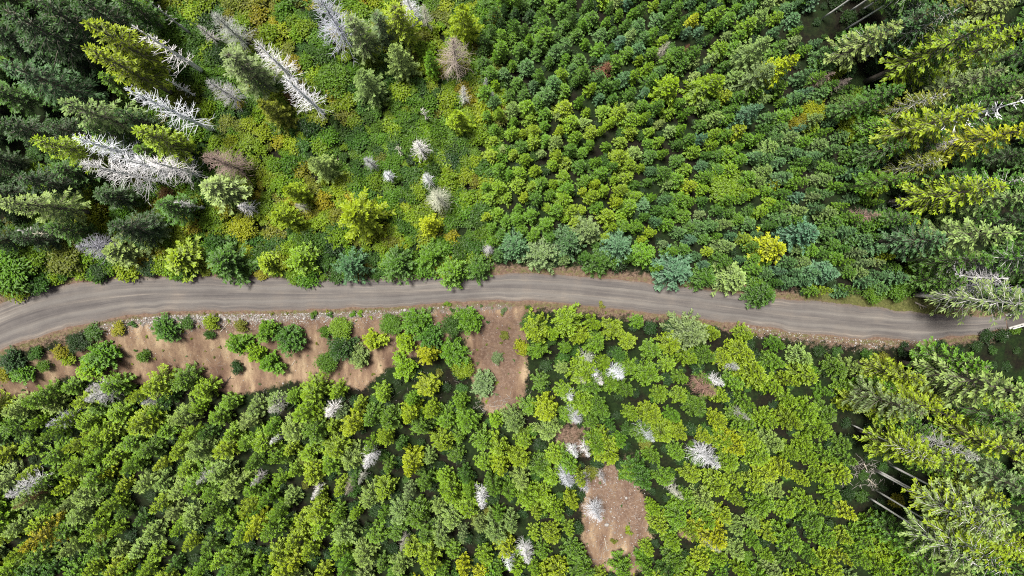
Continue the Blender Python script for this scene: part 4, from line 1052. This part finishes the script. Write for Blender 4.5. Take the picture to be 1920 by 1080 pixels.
def stuff_points(name, kind, recs, mat=None):
    """ONE object: everything past the limit, instanced from the same crowns and trunks"""
    P = np.array([r[:3] for r in recs], np.float32)
    me = bpy.data.meshes.new(name)
    me.vertices.add(len(P)); me.vertices.foreach_set('co', P.ravel())
    def put(nm, typ, vals, key):
        a = me.attributes.new(nm, typ, 'POINT'); a.data.foreach_set(key, np.asarray(vals, np.float32 if typ != 'INT' else np.int32).ravel())
    put('size', 'FLOAT_VECTOR', [r[3] for r in recs], 'vector')
    put('turn', 'FLOAT', [r[4] for r in recs], 'value')
    put('tint', 'FLOAT_VECTOR', [r[5] for r in recs], 'vector')
    put('pick', 'INT', [r[6] for r in recs], 'value')
    o = link(name, me); o['kind'] = 'stuff'
    ng = bpy.data.node_groups.new(name + '_nodes', 'GeometryNodeTree')
    ng.interface.new_socket('Geometry', in_out='INPUT', socket_type='NodeSocketGeometry')
    ng.interface.new_socket('Geometry', in_out='OUTPUT', socket_type='NodeSocketGeometry')
    gi, go = ng.nodes.new('NodeGroupInput'), ng.nodes.new('NodeGroupOutput')
    def na(nm, dt):
        n = ng.nodes.new('GeometryNodeInputNamedAttribute'); n.data_type = dt; n.inputs[0].default_value = nm
        return n.outputs[0]
    outs = []
    lib = LIB[kind]
    join_all = ng.nodes.new('GeometryNodeJoinGeometry')
    for part in (2, 3):
        for vi, ent in enumerate(lib):
            src = None
            for t in THINGS:
                for ch in t['o'].children:
                    if ch.data == ent[part]: src = ch; break
                if src: break
            if src is None: continue
            oi = ng.nodes.new('GeometryNodeObjectInfo'); oi.transform_space = 'ORIGINAL'
            oi.inputs['Object'].default_value = src; oi.inputs['As Instance'].default_value = False
            sel = ng.nodes.new('FunctionNodeCompare'); sel.data_type = 'INT'; sel.operation = 'EQUAL'
            ng.links.new(na('pick', 'INT'), sel.inputs[2]); sel.inputs[3].default_value = vi
            ip = ng.nodes.new('GeometryNodeInstanceOnPoints')
            ng.links.new(gi.outputs[0], ip.inputs['Points']); ng.links.new(sel.outputs[0], ip.inputs['Selection'])
            ng.links.new(oi.outputs['Geometry'], ip.inputs['Instance'])
            cx = ng.nodes.new('ShaderNodeCombineXYZ'); ng.links.new(na('turn', 'FLOAT'), cx.inputs[2])
            ng.links.new(cx.outputs[0], ip.inputs['Rotation']); ng.links.new(na('size', 'FLOAT_VECTOR'), ip.inputs['Scale'])
            ng.links.new(ip.outputs[0], join_all.inputs[0])
    ng.links.new(join_all.outputs[0], go.inputs[0])
    md = o.modifiers.new('scatter', 'NODES'); md.node_group = ng
    return o
def unused_lib_ready(kind):
    have = {ch.data for t in THINGS for ch in t['o'].children}
    return [i for i, e in enumerate(LIB[kind]) if e[2] in have]

PLANTATION = [(905, -70), (1530, -70), (1560, 60), (1600, 170), (1660, 300), (1690, 430), (1745, 520), (1690, 548), (1600, 552), (1480, 545), (1380, 530), (1300, 515), (1180, 492), (1030, 486), (925, 476), (905, 420), (915, 250), (905, 120)]
TRACK = [(872, 565), (1010, 565), (992, 600), (975, 640), (985, 700), (1010, 740), (960, 785), (905, 785), (890, 720), (868, 640)]
CLEAR2 = [(1098, 885), (1165, 870), (1210, 930), (1226, 1005), (1205, 1075), (1095, 1075), (1085, 960)]
CLEAR3 = [(1035, 795), (1112, 800), (1112, 872), (1042, 868)]
CLEAR4 = [(1168, 848), (1206, 850), (1208, 895), (1165, 885)]
CLEAR5 = [(1262, 985), (1312, 990), (1312, 1014), (1266, 1010)]
STAND_L = [(-60, 775), (40, 758), (100, 725), (180, 722), (235, 738), (330, 712), (400, 752), (470, 746), (560, 728), (690, 742), (760, 725), (860, 745), (900, 800), (960, 790), (1020, 745), (1005, 690), (985, 625),
           (1040, 600), (1200, 605), (1340, 618), (1460, 640), (1560, 668), (1620, 690), (1600, 760), (1600, 860), (1650, 960), (1740, 1060), (1790, 1200), (-120, 1200), (-150, 900)]
WESTF = [(-230, -180), (250, -180), (240, 100), (220, 200), (330, 330), (300, 420), (130, 440), (40, 470), (-230, 500)]
EASTF = [(1640, -160), (2230, -160), (2230, 590), (1790, 560), (1740, 500), (1700, 380), (1670, 260), (1610, 130)]
SEF = [(1700, 670), (2230, 650), (2230, 1260), (1860, 1260), (1690, 980), (1640, 860), (1620, 740)]

def plantation_tint(u, v, r):
    if u < 1210 and v > 190 and v < 430: t = [('lime-green', 5), ('yellow-green', 3), ('bright green', 4), ('mid green', 1), ('pale green', 1)]
    elif v > 400 or u > 1480: t = [('blue-green', 4), ('mid green', 4), ('teal', 2), ('bright green', 3), ('grey-green', 2), ('yellow-green', .6)]
    elif v < 120 and u < 1120: t = [('deep green', 3), ('mid green', 5), ('bright green', 4), ('blue-green', 1)]  # deeper greens put the shade of this upper corner into the tint
    else: t = [('bright green', 5), ('mid green', 4), ('lime-green', 2), ('pale green', 2), ('blue-green', 2.5), ('teal', 1), ('yellow', .3)]
    return pick(r, t)
def stand_tint(u, v, r):
    if u < 460: t = [('yellow-green', 4), ('lime-green', 3), ('bright green', 4), ('pale green', 2), ('mid green', 2), ('yellow', .5)]
    elif u < 1000: t = [('yellow-green', 3), ('lime-green', 3), ('bright green', 4), ('pale green', 2.5), ('mid green', 3), ('yellow', 1), ('grey-green', 1)]
    else: t = [('lime-green', 5), ('yellow-green', 4), ('bright green', 4), ('pale green', 1.5), ('mid green', 2), ('yellow', .8)]
    return pick(r, t)

def mass(kind, name, poly, spacing, avoid, seed, Hr, Rr, tint_fn, limit, noun, group, stuff_name, where, calm=None):
    r = random.Random(seed)
    pts = scatter(poly, spacing, avoid, seed)
    cand = []
    for u, v in pts:
        H = r.uniform(*Hr); R = r.uniform(*Rr) * (.8 + .25 * (H - Hr[0]) / (Hr[1] - Hr[0] + 1e-6))
        x, y, z = drop(u, v, H)
        if not clear_of_road(x, y, R * .7 + .3): continue
        cand.append([u, v, H, R, tint_fn(u, v, r), x, y, z])
    inside = [c for c in cand if 0 < c[0] < 1920 and 0 < c[1] < 1080]
    inside.sort(key=lambda c: -c[3] / (CAMH - c[2]))
    keep = inside[:limit]
    for c in keep:
        o = plant(kind, name, 'conifer', c[0], c[1], c[2], c[3], c[4], None, group, noun=noun, block=0, calm=calm)
        THINGS[-1]['where'] = where
    ks = {id(c) for c in keep}
    rest = [c for c in cand if id(c) not in ks]
    ready = unused_lib_ready(kind)
    H0, R0 = LIB[kind][0][:2]
    recs = [(c[5], c[6], c[7], (c[3] / R0, c[3] / R0, c[2] / H0), r.uniform(0, 6.28), jitter(TINT[c[4]], .12), r.choice(ready)) for c in rest]
    if recs: stuff_points(stuff_name, kind, recs)
    print('mass', name, len(cand), 'kept', len(keep), 'rest', len(rest))
mass('young', 'young_conifer', PLANTATION, 21, [], 21, (3.4, 7.5), (.85, 1.75), plantation_tint, 300, 'young conifer', 'young conifers planted above the road', 'plantation_forest', 'in the dense plantation above the road', (.050, .104, .009))
mass('stand', 'stand_conifer', STAND_L, 32, [TRACK, CLEAR2, CLEAR3, CLEAR4, CLEAR5], 22, (5, 9.5), (1.45, 2.7), stand_tint, 300, 'conifer', 'conifers of the stand below the road', 'stand_forest', 'in the stand below the road', (.082, .138, .007))
FAN = [(1580, 830), (1700, 850), (1820, 960), (1780, 1040), (1680, 1000), (1590, 930)]
GAP = [(1500, -40), (1700, -40), (1720, 90), (1690, 180), (1560, 170)]
def forest_mass(poly, spacing, seed, Hr, Rr, table, where):
    r = random.Random(seed)
    for u, v in scatter(poly, spacing, [], seed, block=.9):
        H, R = r.uniform(*Hr), r.uniform(*Rr)
        x, y, z = drop(u, v, H)
        if not clear_of_road(x, y, R * .8 + .5): continue
        pb = to_px(x, y, z)
        if not (-40 < pb[0] < 1960 and -40 < pb[1] < 1120): continue
        kd = 'bare' if in_poly(pb[0], pb[1], FAN) or in_poly(pb[0], pb[1], GAP) else 'tall'
        plant(kd, 'forest_conifer', 'conifer', u, v, H, R, pick(r, table), None, 'conifers of the surrounding forest', noun='tall conifer', block=0)
        THINGS[-1]['where'] = where
forest_mass(WESTF, 62, 31, (12, 20), (2.3, 3.4), [('deep green', 6), ('mid green', 3), ('bright green', 1)], 'in the forest around the bleached cluster')
forest_mass(EASTF, 50, 32, (10, 20), (2.0, 3.0), [('mid green', 5), ('deep green', 4), ('bright green', 2), ('pale green', 1)], 'in the forest above the road end')
forest_mass(SEF, 50, 33, (10, 21), (2.0, 3.0), [('bright green', 4), ('yellow-green', 4), ('mid green', 3), ('pale green', 2)], 'in the forest below the road end')

# ------------------------------------------------------------------ undergrowth, grass, stones
def cover(name, kind, poly, spacing, avoid, seed, Sr, table, margin=.6, by_road=None):
    r = random.Random(seed)
    ready = unused_lib_ready(kind)
    recs = []
    for u, v in scatter(poly, spacing, avoid, seed, block=0, tries=14):
        x, y, z = drop(u, v, .3)
        if not clear_of_road(x, y, margin): continue
        if x > XB and abs(y - float(yc(x))) < 5: continue
        s = r.uniform(*Sr)
        k = float(fbm(x * .12 + 3, y * .12))
        tt = table(k, r, u, v)
        recs.append((x, y, z - .05, (s, s, s * r.uniform(.8, 1.2)), r.uniform(0, 6.28), jitter(TINT[tt], .2), r.choice(ready)))
    print('cover', name, len(recs))
    stuff_points(name, kind, recs)
def brush_t(k, r, u, v):
    if k > .22: return pick(r, [('gold', 2), ('olive', 3), ('yellow-green', 6), ('rust', .12), ('lime-green', 4)])
    if k < -.2: return pick(r, [('mid green', 5), ('deep green', 2), ('bright green', 5), ('lime-green', 2)])
    return pick(r, [('bright green', 5), ('lime-green', 3), ('mid green', 4), ('yellow-green', 2.5), ('olive', 1.5), ('gold', .6)])
BRUSH = [(-60, 520), (-60, 430), (130, 380), (250, 300), (220, 120), (290, -40), (935, -40), (940, 250), (925, 470), (900, 498), (760, 512), (600, 520), (480, 518), (300, 512), (130, 515), (40, 548)]
cover('clearing_undergrowth', 'shrub', BRUSH, 16, [], 41, (.55, 1.45), brush_t, .2)
def dark_t(k, r, u, v): return pick(r, [('deep green', 8), ('mid green', 2)])
cover('forest_undergrowth', 'shrub', [(-80, -50), (2000, -50), (2000, 560), (1760, 545), (1500, 548), (1280, 515), (930, 480), (935, -40), (290, -40), (200, 200), (130, 380), (-80, 430)], 34, [PLANTATION], 42, (.6, 1.1), dark_t)
cover('plantation_undergrowth', 'shrub', PLANTATION, 30, [], 46, (.35, .8), dark_t, .3)
def low_t(k, r, u, v): return pick(r, [('mid green', 2.5), ('bright green', .5), ('deep green', 8), ('olive', .3)])
cover('stand_undergrowth', 'shrub', [(-80, 785), (60, 765), (200, 745), (330, 735), (420, 765), (560, 745), (700, 745), (760, 690), (870, 700), (900, 790), (1000, 790), (1020, 740), (990, 640), (1000, 600),
      (1250, 605), (1450, 640), (1640, 665), (1860, 625), (2000, 620), (2000, 1130), (-80, 1130)], 27, [CLEAR2, CLEAR3, CLEAR4, CLEAR5, TRACK], 43, (.5, 1.0), low_t)
def bank_t(k, r, u, v): return pick(r, [('olive', 4), ('mid green', 3), ('yellow-green', 2), ('grey-green', 2)])
cover('bank_weeds', 'tuft', [(-60, 700), (60, 650), (300, 590), (700, 580), (1010, 565), (1500, 635), (1560, 660), (1050, 600), (1000, 760), (900, 780), (860, 700), (700, 730), (440, 740), (200, 720), (-60, 760)], 20, [], 44, (.12, .62), bank_t, .5)
cover('clearing_weeds', 'tuft', [(1030, 790), (1110, 790), (1210, 850), (1240, 1000), (1210, 1090), (1090, 1090), (1080, 900)], 34, [], 45, (.2, .5), bank_t)

def grass_mesh():
    r = random.Random(77)
    F = Fronds()
    xs = np.arange(EX[0] + 20, XB - .5, .16)
    for x in xs:
        c, w = float(yc(x)), float(hw(x))
        for sd in (-1, 1):
            dens = .5 + .9 * float(fbm(x * .12 + 40 * sd, 2.2 + sd))
            if sd == 1 and x > 50: dens = .9
            for _ in range(3):
                if r.random() > dens: continue
                o = w + .15 + abs(r.gauss(0, .8)) + (.2 if sd < 0 else 0)
                y = c + sd * o; xx = x + r.uniform(-.1, .1)
                z = float(gz(xx, y))
                for _ in range(4):
                    a = r.uniform(0, 6.28); l = r.uniform(.14, .34)
                    F.add((xx + r.uniform(-.1, .1), y + r.uniform(-.1, .1), z), (math.cos(a), math.sin(a), r.uniform(.4, 1.4)), l, .045, .25, r.random(), r.random())
    o = link('verge_grass', F.mesh('verge_grass', M_GRASS)); o['kind'] = 'stuff'; o['tint'] = (.115, .118, .035)
grass_mesh()
ICO = np.array([(0, 0, 1), (.89, 0, .45), (.28, .85, .45), (-.72, .53, .45), (-.72, -.53, .45), (.28, -.85, .45), (.72, .53, -.45), (-.28, .85, -.45), (-.89, 0, -.45), (-.28, -.85, -.45), (.72, -.53, -.45), (0, 0, -1)])
ICT = np.array([(0, 1, 2), (0, 2, 3), (0, 3, 4), (0, 4, 5), (0, 5, 1), (1, 6, 2), (2, 7, 3), (3, 8, 4), (4, 9, 5), (5, 10, 1), (2, 6, 7), (3, 7, 8), (4, 8, 9), (5, 9, 10), (1, 10, 6), (11, 7, 6), (11, 8, 7), (11, 9, 8), (11, 10, 9), (11, 6, 10)])
def stones(name, spots, seed):
    r = np.random.RandomState(seed)
    V, T = [], []
    for i, (x, y, s) in enumerate(spots):
        z = float(gz(x, y))
        v = ICO * (1 + r.uniform(-.28, .28, (12, 1))) * s * np.array([r.uniform(.7, 1.4), r.uniform(.7, 1.3), r.uniform(.45, .8)])
        a = r.uniform(0, 6.28); c, n = math.cos(a), math.sin(a)
        v = np.stack([v[:, 0] * c - v[:, 1] * n, v[:, 0] * n + v[:, 1] * c, v[:, 2]], 1)
        V.append(v + (x, y, z + s * .15)); T.append(ICT + 12 * i)
    o = link(name, mesh_np(name, np.concatenate(V), np.concatenate(T), M_STONE)); o['kind'] = 'stuff'
r = random.Random(8)
sp = []
for _ in range(2600):                      # loose stone along the outer shoulder of the bend
    u = r.triangular(140, 960, 330)
    x = at_z(u, 590, 0)[0]
    o = float(hw(x)) + .7 + abs(r.gauss(0, 1.0))
    sp.append((x, float(yc(x)) - o, .045 * math.exp(r.gauss(.3, .5))))
for _ in range(900):
    u, v = r.uniform(1095, 1215), r.uniform(880, 1070)
    x, y, z = drop(u, v); sp.append((x, y, .05 * math.exp(r.gauss(.1, .5))))
for _ in range(700):
    u = r.uniform(1400, 1760); x = at_z(u, 620, 0)[0]
    sp.append((x, float(yc(x)) - float(hw(x)) - .3 - abs(r.gauss(0, 1.0)), .04 * math.exp(r.gauss(.2, .5))))
for _ in range(900):
    u, v = r.uniform(0, 1000), r.uniform(585, 760)
    x, y, z = drop(u, v)
    if clear_of_road(x, y, .6): sp.append((x, y, .035 * math.exp(r.gauss(.1, .5))))
stones('loose_gravel', sp, 3)
def sticks():
    r = random.Random(19)
    T = Tubes()
    def one(x, y, l, rad):
        z = float(gz(x, y)); a = r.uniform(0, 6.28)
        d = np.array([math.cos(a), math.sin(a), 0]) * l
        p = np.array([x, y, z + rad + .02])
        T.add([p, p + d * .5 + (0, 0, .06), p + d + (0, 0, r.uniform(0, .15))], [rad, rad * .8, rad * .4], 3, r.random())
    for _ in range(420):
        u = r.triangular(200, 760, 330); x = at_z(u, 590, 0)[0]
        one(x, float(yc(x)) - float(hw(x)) - 1.2 - abs(r.gauss(0, .8)), r.uniform(.4, 1.3), r.uniform(.012, .03))
    for _ in range(160):
        u, v = r.uniform(1095, 1215), r.uniform(860, 1070)
        x, y, z = drop(u, v); one(x, y, r.uniform(.4, 1.3), r.uniform(.012, .03))
    for _ in range(90):
        u, v = r.gauss(930, 22), r.gauss(765, 14)
        x, y, z = drop(u, v); one(x, y, r.uniform(.5, 1.6), r.uniform(.015, .04))
    for _ in range(120):
        u, v = r.gauss(1620, 22), r.gauss(890, 20)
        x, y, z = drop(u, v); one(x, y, r.uniform(.5, 1.8), r.uniform(.02, .045))
    for _ in range(260):
        u, v = r.uniform(200, 1000), r.uniform(590, 750)
        x, y, z = drop(u, v)
        if clear_of_road(x, y, 1): one(x, y, r.uniform(.3, 1.1), r.uniform(.012, .025))
    o = link('twig_litter', T.mesh('twig_litter', M_DEAD)); o['kind'] = 'stuff'; o['tint'] = (.36, .33, .30)
sticks()

# ------------------------------------------------------------------ labels of the mass trees
marks = [t for t in THINGS if t['ref']]
free = [t for t in THINGS if 'where' in t and 0 < t['u'] < 1920 and 0 < t['v'] < 1080]
used = set()
WAY = [('directly above', 0, -1), ('directly below', 0, 1), ('just left of', -1, 0), ('just right of', 1, 0)]
for rank, word in ((0, ''), (1, 'second ')):
    for mk in marks:
        for way, du, dv in WAY:
            best = []
            for t in free:
                a, b = t['u'] - mk['u'], t['v'] - mk['v']
                f = a * du + b * dv; s = abs(a * dv - b * du)
                if 8 < f < 150 and s < f * .75: best.append((math.hypot(a, b), id(t), t))
            best.sort(key=lambda q: q[:2])
            if len(best) <= rank: continue
            t = best[rank][2]
            if id(t) in used: continue
            used.add(id(t))
            t['o']['label'] = f"{t['tn']} {t['noun']}, {'the second ' if rank else ''}{way} {mk['ref']}"
ZONES = {'young_conifer': [(lambda u, v: v > 400, 'at the plantation foot near the road'), (lambda u, v: v < 110 and u < 1230, 'at the plantation top by the clearing'), (lambda u, v: v < 150, 'at the plantation top by the forest'),
                           (lambda u, v: u > 1430, 'on the forest side of the plantation'), (lambda u, v: u < 1080, 'on the clearing side of the plantation'), (lambda u, v: True, 'in the heart of the plantation')],
         'stand_conifer': [(lambda u, v: v > 960 and u < 800, 'at the bottom before the bare clearing'), (lambda u, v: v > 960, 'at the bottom past the bare clearing'), (lambda u, v: u < 330, 'in the lower stand below the road bend'), (lambda u, v: u < 640, 'in the lower stand under the bare bank'),
                           (lambda u, v: u < 1040, 'in the lower stand under the bare track'), (lambda u, v: v < 740, 'just below the straight of the road'), (lambda u, v: u < 1330, 'beside the bare clearing'), (lambda u, v: True, 'near the tall forest below the road')]}
from collections import defaultdict
cells = defaultdict(list)
for t in THINGS:
    if 'where' in t and 'label' not in t['o']:
        z = next((w for f, w in ZONES.get(t['name'], ()) if f(t['u'], t['v'])), t['where'])
        rr = t['R'] / {'young_conifer': 1.25, 'stand_conifer': 1.95}.get(t['name'], 2.5)
        size = 'slim' if rr < .92 else ('broad' if rr > 1.12 else 'medium-sized')
        cells[(size, t['tn'], t['noun'], z)].append(t)
final = defaultdict(list)
for (size, tn, noun, z), ts in cells.items():
    for t in ts:
        near = z
        if len(ts) > 3:
            mk = min(marks, key=lambda m: math.hypot(m['u'] - t['u'], m['v'] - t['v']))
            near = 'near ' + mk['ref']
        final[(size, tn, noun, near, z)].append(t)
for (size, tn, noun, near, z), ts in final.items():
    ts.sort(key=lambda t: t['v'])
    for i, t in enumerate(ts):
        lab = f'{size} {tn} {noun} {near}'
        if len(ts) == 2: lab = ('upper ' if i == 0 else 'lower ') + lab
        if len(ts) == 3: lab = ('uppermost ', 'middle ', 'lowest ')[i] + lab
        t['o']['label'] = lab
        t['o']['group'] = f'{tn} {noun}s {z}'
for t in THINGS:
    if len(t['o']['label'].split()) > 15:
        t['o']['label'] = t['o']['label'].replace('directly ', '').replace('just ', '').replace(', the second', ', second').replace('tall conifer,', 'conifer,')
print('things', len(THINGS), 'unique mass labels', len(used))
